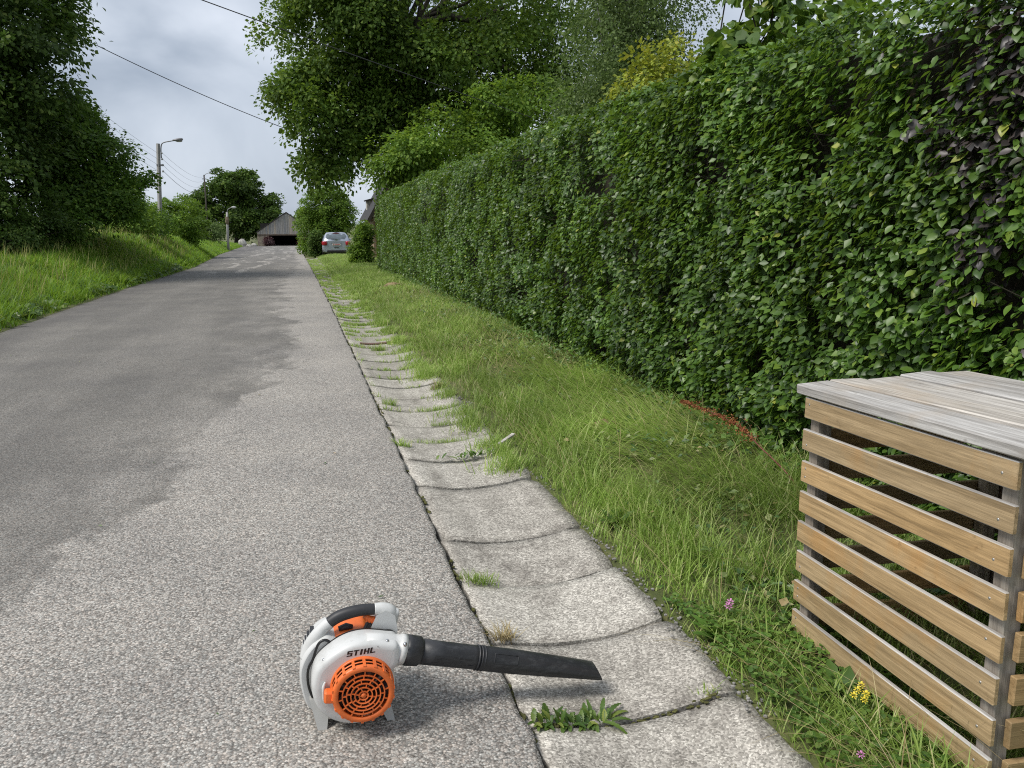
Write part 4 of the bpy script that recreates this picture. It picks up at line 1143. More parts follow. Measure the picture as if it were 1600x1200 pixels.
# dandelion and other leafy weeds: every leaf a part
def toothed_leaf(L, W, bend, teeth=4):
    V, F = [], []; n = teeth * 2 + 2
    for i in range(n + 1):
        t = i / n; y = L * t
        w_ = W * (.25 + .75 * math.sin(PI * min(1, t * .92 + .08)) ** .8) * (1.0 if i % 2 else .72)
        if i == n: w_ = .0015
        z = bend * L * (t - t * t * 1.3)
        V += [(-w_, y, z + w_ * .25), (0, y, z), (w_, y, z + w_ * .25)]
    for i in range(n):
        a = 3 * i
        F += [(a, a+1, a+4, a+3), (a+1, a+2, a+5, a+4)]
    return V, F
def rosette(name, label, x, y, z, leaves, mat, cat='weed', group=None, teeth=5):
    root = empty(name, (x, y, z), label=label, cat=cat, group=group)
    for (dx, dy, yaw, L, W, tilt, bend) in leaves:
        V, F = toothed_leaf(L, W, bend, teeth)
        mb = MB(); mb.add(V, F, True)
        o = mb.build('leaf', mat, root)
        zz = float(slab_dish(min(1, max(0, (x + dx - RX) / (GX - RX)))) - slab_dish(min(1, max(0, (x - RX) / (GX - RX))))) if x < GX else 0.0
        o.location = (dx, dy, .006 + zz); o.rotation_euler = (tilt, 0, yaw)
    return root
random.seed(3)
lv = [(.02, 0, -2.45, .10, .010, .05, .5), (.05, .0, -1.75, .07, .009, .12, .4), (.0, 0, 3.0, .055, .008, .05, .5), (-.01, .01, 2.75, .05, .008, .1, .5),
      (.04, .01, -1.0, .085, .010, .35, .5), (.05, .01, -1.35, .075, .009, .2, .4), (.03, .02, -.5, .07, .009, .6, .4), (.0, .02, .1, .06, .008, .9, .3)]
for q in range(46):
    lv.append((-.19 + .0052 * q + random.uniform(-.01, .01), random.uniform(-.014, .018), random.uniform(-1.2, 1.2), random.uniform(.025, .056), random.uniform(.006, .011), random.uniform(.5, 1.3), .3))
for q in range(22):
    lv.append((-.2 + .0095 * q, random.uniform(-.015, .0), PI + random.uniform(-1.2, 1.2), random.uniform(.03, .05), random.uniform(.007, .01), random.uniform(.1, .5), .4))
rosette('dandelion', 'row of dandelion leaves in the joint under the blower nozzle tip', .82, 2.07, -.066, lv, M['weed'])
lv = [(random.gauss(0, .09), random.gauss(0, .02), random.uniform(0, 2 * PI), random.uniform(.035, .06), random.uniform(.008, .012), random.uniform(.2, 1.0), .3) for _ in range(34)]
rosette('creeping_weed', 'dark green creeping weed across a slab joint beside the pale broken slat', 1.03, 4.95, -.055, lv, M['clover'], teeth=2)
lv = [(random.gauss(0, .01), random.gauss(0, .01), random.uniform(0, 2 * PI), random.uniform(.03, .045), random.uniform(.008, .012), random.uniform(.1, .5), .3) for _ in range(8)]
rosette('seedling', 'tiny leafy seedling alone on the nearest slab', 1.0, 1.76, -.066, lv, M['clover'], teeth=1)
lv = [(random.gauss(0, .02), random.gauss(0, .02), random.uniform(0, 2 * PI), random.uniform(.10, .17), random.uniform(.018, .028), random.uniform(.3, .9), .4) for _ in range(11)]
rosette('dock_plant', 'broad leaved weed beside the lower left crate corner', 1.60, 1.93, float(terrain(np.array([1.6]), np.array([1.93]))[0]), lv, M['weed'], teeth=1)
lv = [(random.gauss(0, .02), random.gauss(0, .02), random.uniform(0, 2 * PI), random.uniform(.08, .14), random.uniform(.012, .02), random.uniform(.4, 1.0), .4) for _ in range(12)]
rosette('hawkweed', 'leafy weed at the gutter edge below the pink flower', 1.40, 2.35, float(terrain(np.array([1.4]), np.array([2.35]))[0]), lv, M['clover'], teeth=3)
lv = [(random.gauss(0, .03), random.gauss(0, .03), random.uniform(0, 2 * PI), random.uniform(.08, .15), random.uniform(.014, .024), random.uniform(.4, 1.0), .4) for _ in range(14)]
rosette('plantain', 'tall leafy weed on the verge halfway along the long slab', 1.46, 3.45, float(terrain(np.array([1.46]), np.array([3.45]))[0]), lv, M['weed'], teeth=1)

# flowers
def flower(name, label, x, y, h, mat, heads, r, group=None, cat='flower'):
    z = float(terrain(np.array([x]), np.array([y]))[0])
    root = empty(name, (x, y, z), label=label, cat=cat, group=group)
    for (dx, dy, dz) in heads:
        MB().tube([(0, 0, 0), (dx * .4, dy * .4, h * .55), (dx, dy, h + dz)], [.0015, .0013, .001], 5, False).build('stem', M['clover'], root)
        mb = MB()
        for q in range(16):
            a = q * 2.4; t = (q + .5) / 16; ph = math.acos(1 - 1.5 * t)
            d = Vector((math.sin(ph) * math.cos(a), math.sin(ph) * math.sin(a), math.cos(ph)))
            c = Vector((dx, dy, h + dz)) + d * r * .6
            s_ = d.cross(Vector((0, 0, 1)) if abs(d.z) < .9 else Vector((1, 0, 0))).normalized() * r * .3
            mb.add([c - s_, c + s_, c + d * r * .9 + s_ * .5, c + d * r * .9 - s_ * .5], [(0, 1, 2, 3)])
        mb.build('petals', mat, root)
flower('clover_flower', 'pink flower at the grass edge right of the nozzle', 1.475, 2.42, .10, M['pinkpetal'], [(0, 0, 0), (.008, .004, .012)], .011, 'pink flowers on the verge')
flower('clover_flower', 'small magenta clover head near the bottom edge below the crate', 1.40, 1.60, .075, M['pinkpetal'], [(0, 0, 0)], .008, 'pink flowers on the verge')
flower('vetch_flower', 'cluster of yellow flowers in front of the lowest crate slat', 1.55, 1.80, .10, M['yellowpetal'], [(-.02, 0, 0), (.0, .01, .008), (.015, -.008, .004), (.028, .004, -.006), (.005, -.015, -.01), (.02, .02, .015)], .008)

# red dock stem leaning by the hedge
def build_dock():
    x, y = 2.40, 3.30; z = float(terrain(np.array([x]), np.array([y]))[0])
    root = empty('dock_stalk', (x, y, z), label='leaning dry dock stalk with rust red seeds against the hedge foot', cat='weed')
    pts = [(-.01, -.02, 0), (0, .094, .104), (.01, .318, .168), (.02, .428, .185), (.03, .649, .24), (.04, .884, .252), (.05, 1.266, .239), (.06, 1.465, .226)]
    sp = smooth_poly(pts, 5, False)
    MB().tube(sp, [.0055 - .0035 * i / (len(sp) - 1) for i in range(len(sp))], 6).build('stem', M['docstem'], root)
    R_ = np.random.default_rng(3); P = []
    A = np.array([tuple(p) for p in sp])
    for q in range(1100):
        t = .50 + .50 * R_.random(); i = t * (len(A) - 1); k = int(min(i, len(A) - 2)); p = A[k] + (A[k+1] - A[k]) * (i - k)
        wob = max(0, math.sin(t * 75)) ** 1.5
        P.append(p + R_.normal(0, 1, 3) * (.004 + .030 * wob * min(1, (1.05 - t) * 2.4) * (.6 + .6 * R_.random())))
    P = np.array(P); n = len(P)
    leaf_obj('seeds', P, R_.normal(size=(n, 3)), R_.normal(size=(n, 3)), np.full(n, .013), T_LO, M['dockseed'], root)
build_dock()

# ------------------------------------------------------------------ slatted crate
def build_crate():
    yaw = -.0567
    root = empty('slatted_crate', (1.6752, 2.3199, 0), label='waist high slatted wooden crate standing on the verge at right', cat='wooden crate')
    d = Vector((math.sin(yaw), -math.cos(yaw), .0446)).normalized()
    up = Vector((.0181, .0446, 1)).normalized(); up = (up - d * up.dot(d)).normalized()
    sx = up.cross(d).normalized()            # sideways
    if sx.x < 0: sx = -sx
    # local frame: X depth (into the hedge), Y along the slats away from the camera, Z up
    Rm = Matrix((( sx.x, -d.x, up.x), (sx.y, -d.y, up.y), (sx.z, -d.z, up.z)))
    root.rotation_euler = Rm.to_euler()
    L, W, Pt, ZT, DEP, TH = .9088, .0755, .1109, .859, .80, .015
    root.location = (1.6752, 2.3199, ZT - .859 * up.z)
    random.seed(12)
    def wobble_box(c, dims, axis, mat, name, par, rot=0.0, bev=.0025):
        mb = MB(); mb.box((0, 0, 0), dims, None, bev)
        o = mb.build(name, mat, par); o.location = c
        o.rotation_euler = (random.gauss(0, .004) + (rot if axis == 'Y' else 0), random.gauss(0, .006), random.gauss(0, .003))
        return o
    posts = [(.048, -.032), (.048, -L + .042), (DEP - .048, -.032), (DEP - .048, -L + .042), (DEP - .048, -L * .5)]
    for (x, y) in posts:
        wobble_box((x, y, .43), (.052, .048, .86), 'Z', M['post'], 'post', root)
    for i in range(8):
        z = ZT - Pt * i - W / 2
        s = wobble_box((TH / 2 - .001, -L / 2, z), (TH, L, W + random.uniform(-.003, .002)), 'Y', M['slat'], 'front_slat', root, random.gauss(0, .003))
        s.data.materials.append(M['greywood'])
        for p_ in s.data.polygons:
            if p_.normal.z > .4: p_.material_index = 1
        for (yy, zz) in ((L / 2 - .028, .014), (L / 2 - .028, -.016), (-L / 2 + .045, random.uniform(-.012, .012))):
            if yy > 0 and random.random() < .3: continue
            mb = MB(); mb.lathe([(.0001, -.0012), (.0035, -.001), (.0042, .001)], (-TH / 2, yy, zz), 'X', 8)
            mb.build('screw', M['screw'], s)
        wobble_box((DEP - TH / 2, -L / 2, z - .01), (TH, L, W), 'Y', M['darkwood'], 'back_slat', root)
        # slats of the two ends butt behind the front slats
        ez = z - .004
        wobble_box((DEP / 2 + .012, .006 - .0105 + .012, ez), (DEP - .062, .02, W), 'X', M['slat_x'], 'end_slat', root)
        wobble_box((DEP / 2 + .012, -L - .0105 + .012 - .006, ez), (DEP - .062, .02, W), 'X', M['slat_x'], 'end_slat', root)
    # rails under the lid
    for y in (-.09, -L + .11):
        wobble_box((DEP / 2, y, .842), (DEP - .12, .05, .03), 'X', M['post'], 'rail', root)
    # lid, hinged up a little at the hedge side, five silvered boards
    tilt = -.045
    bw = .142
    for i in range(5):
        x = -.02 + bw * (i + .5); z = .884 + (x + .02) * math.tan(-tilt) * .9 + [0, .004, -.003, .006, .001][i]
        ov = [.045, .058, .05, .062, .045][i]
        mb = MB(); Lb = L + .17
        mb.box((0, 0, 0), (bw - random.uniform(.010, .018), Lb, .034), None, .004)
        o = mb.build('lid_board', M['greywood'], root)
        o.location = (x, ov - .045 + .03 - Lb / 2 + .015, z); o.rotation_euler = (random.gauss(0, .003), tilt + [-.035, .03, -.02, -.04, .02][i], random.gauss(0, .006))
build_crate()

# ------------------------------------------------------------------ leaf blower
LETTERS = {'S': [(0,.8,1,1), (0,.6,.34,.8), (0,.4,1,.6), (.66,.2,1,.4), (0,0,1,.2)], 'T': [(0,.8,1,1), (.33,0,.67,.8)], 'I': [(.1,0,.5,1)],
           'H': [(0,0,.33,1), (.67,0,1,1), (.33,.4,.67,.6)], 'L': [(0,0,.36,1), (.36,0,1,.2)]}
def lettering(text, width, height, fn, slant=.28, gap=.16):
    adv = {'I': .6}; tot = sum(adv.get(c, 1.0) + gap for c in text) - gap
    mb = MB(); x = 0
    for c in text:
        for (a, b0, c1, d1) in LETTERS[c]:
            q = []
            for (u, v) in ((a, b0), (c1, b0), (c1, d1), (a, d1)):
                uu = (x + u) / tot * width + slant * v * height
                q.append((uu, v * height))
            # split along u so that it can wrap round a tube
            q0 = [fn(*p, 0.0) for p in q]; q1 = [fn(*p, 1.0) for p in q]
            mb.add(q0 + q1, [(4, 5, 6, 7), (0, 1, 5, 4), (1, 2, 6, 5), (2, 3, 7, 6), (3, 0, 4, 7)])
        x += adv.get(c, 1.0) + gap
    return mb

def build_blower():
    root = empty('leaf_blower', (.11, 2.2, 0), label='white and orange petrol leaf blower with black nozzle on the road edge', cat='leaf blower')
    O = Vector((.11, 2.2, 0))
    def W(x, y, z): return (x - O.x, y - O.y, z - O.z)
    def ring(poly, y, inset=0.0, sc=None):
        out = []; n = len(poly)
        for i, p in enumerate(poly):
            a, b = poly[i - 1], poly[(i + 1) % n]
            t = Vector((b[0] - a[0], b[1] - a[1])); t = t.normalized() if t.length > 1e-9 else Vector((1, 0))
            nr = Vector((t.y, -t.x))
            out.append(W(p[0] + nr.x * inset, y, p[1] + nr.y * inset))
        return out
    vol = [(.226, .269), (.200, .276), (.176, .282), (.145, .288), (.112, .288), (.078, .280), (.043, .262), (.015, .241), (-.003, .220), (-.013, .190), (-.017, .158), (-.013, .123), (.000, .091), (.024, .063), (.057, .043), (.090, .033), (.124, .033), (.158, .042), (.187, .063), (.209, .095), (.220, .133), (.220, .160), (.216, .180), (.220, .188), (.230, .200), (.236, .225), (.236, .252)]
    P = [tuple(p) for p in smooth_poly([Vector((a, b, 0)) for a, b in vol], 4)]
    P = [(p[0], p[1]) for p in P]
    # winding test so that insets shrink
    area = sum(P[i][0] * P[(i+1) % len(P)][1] - P[(i+1) % len(P)][0] * P[i][1] for i in range(len(P)))
    sg = -1 if area > 0 else 1
    mb = MB()
    mb.loft([ring(P, 2.192, sg * .004), ring(P, 2.186, 0), ring(P, 2.140, 0), ring(P, 2.124, sg * .002), ring(P, 2.115, sg * .006), ring(P, 2.1115, sg * .012), ring(P, 2.110, sg * .020)], True, True)
    if sg > 0: pass
    body = mb.build('volute_housing', M['white_plastic'], root)
    # black seam behind the volute
    mb = MB(); mb.loft([ring(P, 2.1921, sg * .003), ring(P, 2.2, sg * .003)], True, False)
    mb.build('seam', M['black_ink'], root)
    # engine shroud, white, behind, a little wider to the left
    sh = [(.205, .235), (.175, .250), (.12, .250), (.075, .250), (.050, .262), (.028, .268), (-.008, .247), (-.036, .208), (-.049, .165), (-.045, .105), (-.030, .052), (.004, .030), (.07, .028), (.15, .033), (.195, .06), (.215, .11), (.222, .19)]
    S = [(p[0], p[1]) for p in smooth_poly([Vector((a, b, 0)) for a, b in sh], 4)]
    mb = MB(); mb.loft([ring(S, 2.2, sg * .006), ring(S, 2.210, 0), ring(S, 2.33, sg * .004), ring(S, 2.36, sg * .014), ring(S, 2.375, sg * .035)], True, True)
    mb.build('engine_shroud', M['white_plastic'], root)
    # dark intake louvre on the left flank
    mb = MB()
    for q in range(6):
        zz = .175 + .014 * q; xx = -.036 + .0013 * q * q * .8
        mb.box(W(xx - .002 + .004, 2.29, zz), (.012, .07, .007))
    mb.build('side_louvre', M['black_grip'], root)
    # orange engine cover on top, with black plug boot
    mb = MB()
    oc_ = [(.045, .235), (.05, .252), (.068, .262), (.10, .265), (.135, .263), (.15, .254), (.15, .235)]
    Q = [(p[0], p[1]) for p in smooth_poly([Vector((a, b, 0)) for a, b in oc_], 3)]
    mb.loft([ring(Q, 2.222, 0), ring(Q, 2.232, 0), ring(Q, 2.31, 0), ring(Q, 2.325, sg * .008)], True, True)
    mb.build('engine_cover', M['orange_plastic'], root)
    MB().tube([W(.070, 2.25, .266), W(.092, 2.25, .272), W(.110, 2.25, .267)], [.009, .011, .008], 8).build('plug_boot', M['black_grip'], root)
    SEAL = [(.048, 2.188, .246), (.040, 2.188, .262), (.026, 2.188, .270), (.010, 2.188, .262), (.000, 2.188, .240), (-.009, 2.188, .214), (-.0225, 2.188, .188), (-.0265, 2.188, .155), (-.0225, 2.188, .118), (-.009, 2.188, .080), (.012, 2.188, .050), (.034, 2.188, .036)]
    MB().tube(smooth_poly([Vector(W(*p)) for p in SEAL], 4, False), .0040, 6).build('edge_seal', M['black_ink'], root)
    # handle: white stalk at left, black grip, white control head at right
    def bar(pts, rad, name, mat, par=root, n=12, sq=1.0):
        sp = smooth_poly([Vector(W(x, y, z)) for x, y, z in pts], 5, False)
        rr = np.interp(np.linspace(0, len(rad) - 1, len(sp)), range(len(rad)), rad)
        return MB().tube(sp, list(rr), n).build(name, mat, par)
    HY = 2.235
    bar([(-.020, HY + .01, .190), (-.012, HY + .01, .225), (.004, HY, .258), (.026, HY, .284), (.045, HY, .299)], [.028, .024, .021, .0185, .0175], 'handle_stalk', M['white_plastic'])
    bar([(.043, HY, .298), (.068, HY, .313), (.100, HY, .322), (.138, HY, .326), (.178, HY, .324)], [.0168, .0178, .0178, .0172, .0165], 'grip', M['black_grip'])
    bar([(.176, HY, .324), (.200, HY, .322), (.219, HY, .313), (.227, HY, .297), (.222, HY, .278), (.214, HY, .258), (.212, HY, .235)], [.0175, .019, .021, .020, .0215, .024, .025], 'control_head', M['white_plastic'])
    MB().lathe([(.0001, -.018), (.012, -.016), (.0145, -.006), (.0145, .006), (.010, .012)], W(.236, HY, .304), 'X', 16).build('knob', M['white_plastic'], root)
    # gusset below the control head
    G = [(.166, .250), (.170, .284), (.184, .312), (.205, .322), (.228, .306), (.234, .258), (.232, .236)]
    mb = MB(); mb.loft([ring(G, HY - .026, sg * .006), ring(G, HY - .021, 0), ring(G, HY + .021, 0), ring(G, HY + .026, sg * .006)], True, True, False)
    mb.build('control_housing', M['white_plastic'], root)
    bar([(.172, HY - .026, .246), (.186, HY - .0275, .262), (.210, HY - .0275, .265), (.228, HY - .026, .256), (.233, HY - .022, .240)], [.003] * 5, 'housing_seam', M['black_ink'], n=6)
    # trigger with ribs and throttle lever
    tg = bar([(.146, HY, .306), (.158, HY, .295), (.170, HY, .291), (.178, HY, .289)], [.008, .011, .011, .008], 'trigger', M['orange_plastic'])
    for q in range(4):
        MB().box(W(.150 + .008 * q, HY - .010,   .299 - .003 * q), (.0025, .004, .016)).build('rib', M['orange_plastic'], tg)
    MB().box(W(.155, HY - .002, .275), (.020, .014, .032), Matrix.Rotation(.45, 3, 'Y'), .004).build('throttle_lever', M['black_grip'], root)
    # bolts
    for (x, z) in ((.022, .240), (.200, .273), (.030, .060), (.12, .0335)):
        MB().lathe([(.0001, -.004), (.004, -.0038), (.0055, -.001), (.0058, .003)], W(x, 2.128, z), 'Y', 10).build('bolt', M['chrome'], root)
    # feet
    def foot(bx, by, tx, tz, w0, lean):
        mb = MB()
        r0 = [W(tx - w0 * 1.1, by + .03, tz), W(tx + w0 * 1.1, by + .03, tz), W(tx + w0 * 1.1, by + .075, tz), W(tx - w0 * 1.1, by + .075, tz)]
        r1 = [W(bx - w0 * .62 + (tx - bx) * .4, by + .006, .035), W(bx + w0 * .75 + (tx - bx) * .4, by + .006, .035), W(bx + w0 * .75 + (tx - bx) * .4, by + .05, .035), W(bx - w0 * .62 + (tx - bx) * .4, by + .05, .035)]
        r2 = [W(bx - w0 * .35, by - .008, .0005), W(bx + w0 * .5, by - .008, .0005), W(bx + w0 * .5, by + .03, .0005), W(bx - w0 * .35, by + .03, .0005)]
        mb.loft([r0, r1, r2], True, True, False)
        return mb.build('foot', M['grey_plastic'], root)
    foot(.006, 2.150, .004, .092, .026, 0); foot(.207, 2.15, .178, .085, .022, 0)
    foot(.020, 2.32, .020, .07, .020, 0); foot(.195, 2.32, .180, .07, .020, 0)
    MB().lathe([(.0001, 0), (.055, 0), (.06, .006), (.06, .03), (.05, .035)], W(.10, 2.27, .004), 'Z', 18).build('base_plate', M['grey_plastic'], root)
    # outlet collar
    ax = (Vector((.890, 2.235, .010)) - Vector((.214, 2.155, .235))).normalized(); A0 = Vector((.214, 2.155, .235))
    def along(s): return A0 + ax * s
    def ring_at(s, rv, rh, n=28, yofs=0.0, slant=0.0):
        c = along(s); nv = Vector((-ax.z, 0, ax.x)); out = []
        for k in range(n):
            a = 2 * PI * k / n
            p = c + nv * (rv * math.sin(a)) + Vector((0, 1, 0)) * (rh * math.cos(a) + yofs) - ax * slant * math.sin(a)
            out.append(W(*p))
        return out
    mb = MB(); mb.loft([ring_at(-.085, .036, .034), ring_at(-.035, .041, .037), ring_at(.0, .0415, .039), ring_at(.022, .0415, .041), ring_at(.0225, .0445, .0445), ring_at(.040, .0445, .0445)], True, True)
    mb.build('outlet_collar', M['white_plastic'], root)
    MB().lathe([(.0001, -.006), (.005, -.005), (.006, .002)], W(.250, 2.118, .262), 'Y', 10).build('clamp_screw', M['chrome'], root)
    # black sleeve, tube, nozzle
    mb = MB(); mb.loft([ring_at(.0405, .042, .042), ring_at(.041, .0445, .0445), ring_at(.055, .045, .045), ring_at(.085, .0435, .0435), ring_at(.092, .038, .038)], True, True)
    mb.build('rubber_sleeve', M['tube'], root)
    tb = MB(); tb.loft([ring_at(.088, .0375, .0375), ring_at(.16, .0368, .0368), ring_at(.26, .0362, .0362), ring_at(.288, .036, .036)], True, True)
    tube = tb.build('tube', M['tube'], root)
    for s_ in (.276, .286, .296):
        mb = MB(); mb.loft([ring_at(s_ - .003, .0365, .0365), ring_at(s_ - .001, .0392, .0392), ring_at(s_ + .001, .0392, .0392), ring_at(s_ + .003, .0365, .0365)], True, False)
        mb.build('ridge', M['tube'], tube)
    mb = MB(); mb.loft([ring_at(.2885, .0375, .0375), ring_at(.32, .0382, .0382), ring_at(.415, .0375, .0385), ring_at(.455, .036, .0395), ring_at(.53, .033, .041), ring_at(.61, .0285, .043), ring_at(.68, .0245, .0445), ring_at(.716, .022, .045, slant=.018)], True, False)
    noz = mb.build('nozzle', M['tube'], root)
    mb = MB(); mb.loft([ring_at(.716, .022, .045, slant=.018), ring_at(.715, .019, .042, slant=.018), ring_at(.64, .020, .040), ring_at(.59, .001, .001)], True, False)
    mb.build('nozzle_mouth', M['black_ink'], noz)
    # moulded panel frame on the nozzle
    def onTube(s, ang, r): 
        c = along(s); nv = Vector((-ax.z, 0, ax.x))
        return W(*(c + nv * (r * math.sin(ang)) - Vector((0, 1, 0)) * (r * math.cos(ang))))
    fr = [(s_, a) for s_, a in [(.325, .95)] + [(.325 + .08 * q / 8, .95) for q in range(9)] + [(.405, .95 - .75 * q / 6) for q in range(7)] + [(.405 - .08 * q / 8, .2) for q in range(9)] + [(.325, .2 + .75 * q / 6) for q in range(7)]]
    MB().tube([onTube(s_, a, .0385) for s_, a in fr], .0013, 5, False).build('moulded_frame', M['black_grip'], noz)
    # embossed maker's name on the tube
    def fnt(u, v, k): return onTube(.125 + u, -.42 + v / .0367, .0366 + .0012 * k)
    lettering('STIHL', .135, .026, fnt, .25).build('embossed_lettering', M['black_grip'], tube)
    # printed name on the volute
    ca, sa = math.cos(.03), math.sin(.03)
    def fnp(u, v, k): return W(.083 + u * ca - v * sa, 2.1104 - .0008 * k, .2515 + u * sa + v * ca)
    lettering('STIHL', .080, .0165, fnp, .28).build('lettering', M['black_ink'], root)
    mb = MB(); mb.lathe([(.0014, -.0005), (.0020, -.0005), (.0020, .0002)], W(.172, 2.1098, .271), 'Y', 12); mb.build('registered_mark', M['black_ink'], root)
    # orange fan cover
    cx, cz = .1235, .157
    cov = empty('fan_cover', (0, 0, 0)); cov.parent = root
    F0, F1 = 2.108, 2.062
    mb = MB(); mb.lathe([(.0905, F0 + .002), (.0905, F0 - .006), (.087, F0 - .010), (.085, F0 - .006), (.085, F0 + .002)], W(cx, 0, cz), 'Y', 56); mb.build('outer_rim', M['orange_plastic'], cov)
    mb = MB(); mb.lathe([(.0865, F1 + .012), (.0865, F1 + .002), (.083, F1 - .002), (.072, F1 - .003), (.0700, F1 + .0), (.0700, F1 + .008), (.083, F1 + .010), (.0865, F1 + .012)], W(cx, 0, cz), 'Y', 56); mb.build('front_rim', M['orange_plastic'], cov)
    mb = MB(); mb.lathe([(.0878, F0 - .0205), (.0878, F0 - .0255), (.0855, F0 - .0255), (.0855, F0 - .0205), (.0878, F0 - .0205)], W(cx, 0, cz), 'Y', 56); mb.build('middle_rim', M['orange_plastic'], cov)
    for q in range(18):
        a = 2 * PI * q / 18 + .1
        ca, sa = math.cos(a), math.sin(a)
        R3 = Matrix.Rotation(-a, 3, 'Y')
        MB().box(W(cx + .0862 * ca, (F0 + F1) / 2 - .002, cz + .0862 * sa), (.004, .044, .008), R3).build('side_bar', M['orange_plastic'], cov)
    for r in (.0125, .024, .0355, .047, .0585):
        dome = -.006 * (1 - (r / .07) ** 2)
        mb = MB(); mb.lathe([(r + .0017, F1 + dome - .001), (r - .0017, F1 + dome - .001), (r - .0017, F1 + dome + .005), (r + .0017, F1 + dome + .005), (r + .0017, F1 + dome - .001)], W(cx, 0, cz), 'Y', 40)
        mb.build('grille_ring', M['orange_plastic'], cov)
    rr = [.0065, .0125, .024, .0355, .047, .0585, .071]
    for j in range(len(rr) - 1):
        nsp = [4, 6, 8, 10, 12, 14][j]
        for q in range(nsp):
            a = 2 * PI * (q + .5 * (j % 2)) / nsp + .25 * j
            r0, r1 = rr[j] + .0015, rr[j+1] - .0015; rm = (r0 + r1) / 2
            dome = -.006 * (1 - (rm / .07) ** 2)
            MB().box(W(cx + rm * math.cos(a), F1 + dome + .0015, cz + rm * math.sin(a)), (r1 - r0 + .001, .004, .0028), Matrix.Rotation(-a, 3, 'Y')).build('spoke', M['orange_plastic'], cov)
    mb = MB(); mb.lathe([(.0001, F1 - .0075), (.0072, F1 - .007), (.0078, F1 - .002)], W(cx, 0, cz), 'Y', 16); mb.build('hub', M['orange_plastic'], cov)
    mb = MB(); mb.lathe([(.0001, 2.1085), (.084, 2.1085)], W(cx, 0, cz), 'Y', 40); mb.build('fan_well', M['fan_dark'], root)
    fan = empty('fan', W(cx, 2.095, cz)); fan.parent = root
    for q in range(11):
        a = 2 * PI * q / 11
        MB().box((.045 * math.cos(a), 0, .045 * math.sin(a)), (.06, .018, .004), Matrix.Rotation(-a, 3, 'Y') @ Matrix.Rotation(.5, 3, 'X')).build('fan_blade', M['fan_dark'], fan)
    # latch at the left of the cover and its white clip
    MB().box(W(.036, 2.088, .152), (.040, .030, .036), Matrix.Rotation(.12, 3, 'Y'), .005).build('latch', M['orange_plastic'], root)
    bar([(.022, 2.106, .186), (.016, 2.103, .172), (.0145, 2.10, .152), (.0165, 2.103, .132), (.022, 2.106, .120)], [.003, .005, .0035, .005, .003], 'latch_clip', M['white_plastic'], n=8)
    mb = MB()
    for q in range(6): mb.box(W(.222 + .004 * (q % 2), 2.20 + .01 * (q // 2), .175 + .006 * q), (.008, .01, .006))
    mb.build('muffler_guard', M['grey_plastic'], root)
build_blower()

# ------------------------------------------------------------------ small litter
def stone_obj(name, x, y, r, mat, label, cat, seed, group=None, jit=.18, rot=0):
    z = float(terrain(np.array([x]), np.array([y]))[0])
    mb = MB(); mb.blob((0, 0, 0), r, 9, 6, jit, seed)
    o = mb.build(name, mat); o.location = (x, y, z + r[2] * .55); o.rotation_euler = (0, 0, rot)
    tag(o, label, cat, group)
stone_obj('stone', 2.02, 5.05, (.085, .05, .055), M['tanstone'], 'tan stone half sunk in the flattened verge grass', 'stone', 3)
stone_obj('clod', 2.13, 18.4, (.20, .16, .09), M['tanstone'], 'brown broken clod lying by the far hedge foot', 'clod', 4, jit=.3)
stone_obj('clod', .93, 5.88, (.022, .016, .016), M['tanstone'], 'little brown clod sitting in a gutter joint', 'clod', 5, jit=.3)
o = MB().box((0, 0, 0), (.14, .028, .012), None, .002).build('broken_slat', M['greywood'])
o.location = (1.31, 5.02, .035); o.rotation_euler = (0, -.35, .45); tag(o, 'short pale broken slat leaning in the grass at the slab end', 'slat')
# white boulders by the barn
for i, (x, y, r) in enumerate([(-6.6, 112, (.55, .5, .65)), (-5.75, 111, (.35, .3, .28)), (-5.1, 112, (.4, .35, .36))]):
    stone_obj('boulder', x, y, r, M['stone'], ['largest pale boulder at the road end left of the barn', 'smallest flat pale boulder between two larger ones', 'pale boulder nearest the barn corner'][i], 'boulder', 10 + i, 'pale boulders beside the barn')
# iron drain bar across the gutter
mb = MB(); rings = []
for i in range(13):
    u = .22 + .66 * i / 12; x = RX + u * (GX - RX); y = 10.22 + .10 * u; z = float(gz(y)) - .012 + float(slab_dish(u)) + .014
    rings.append([(x, y - .035, z - .02), (x, y - .035, z + .006), (x, y + .035, z + .010), (x, y + .035, z - .02)])
mb.loft(rings, True, True, False)
tag(mb.build('drain_bar', M['rust']), 'rusty curved iron bar set across the gutter', 'drain')
random.seed(61); mb = MB()
for q in range(330):
    yy = 1.3 + 9 * random.random()
    if float(fbm(np.array([yy * 1.7]), np.array([7.7]))[0]) < .5: continue
    r_ = random.uniform(.004, .011); mb.blob((RX + .012 + random.gauss(0, .006), yy, float(gz(yy)) - .018), (r_, r_ * 1.8, r_ * .7), 6, 4, .3, q)
for q in range(60):
    u_ = random.random(); mb.blob((RX + .05 + .62 * u_, 2.06 + random.gauss(0, .006), -.014 + float(slab_dish(u_)) - .004), (.009, .006, .004), 5, 3, .3, q)
tag(mb.build('joint_moss', M['moss']), 'dry moss cushions in the crack between asphalt and slabs', 'moss', kind='stuff')
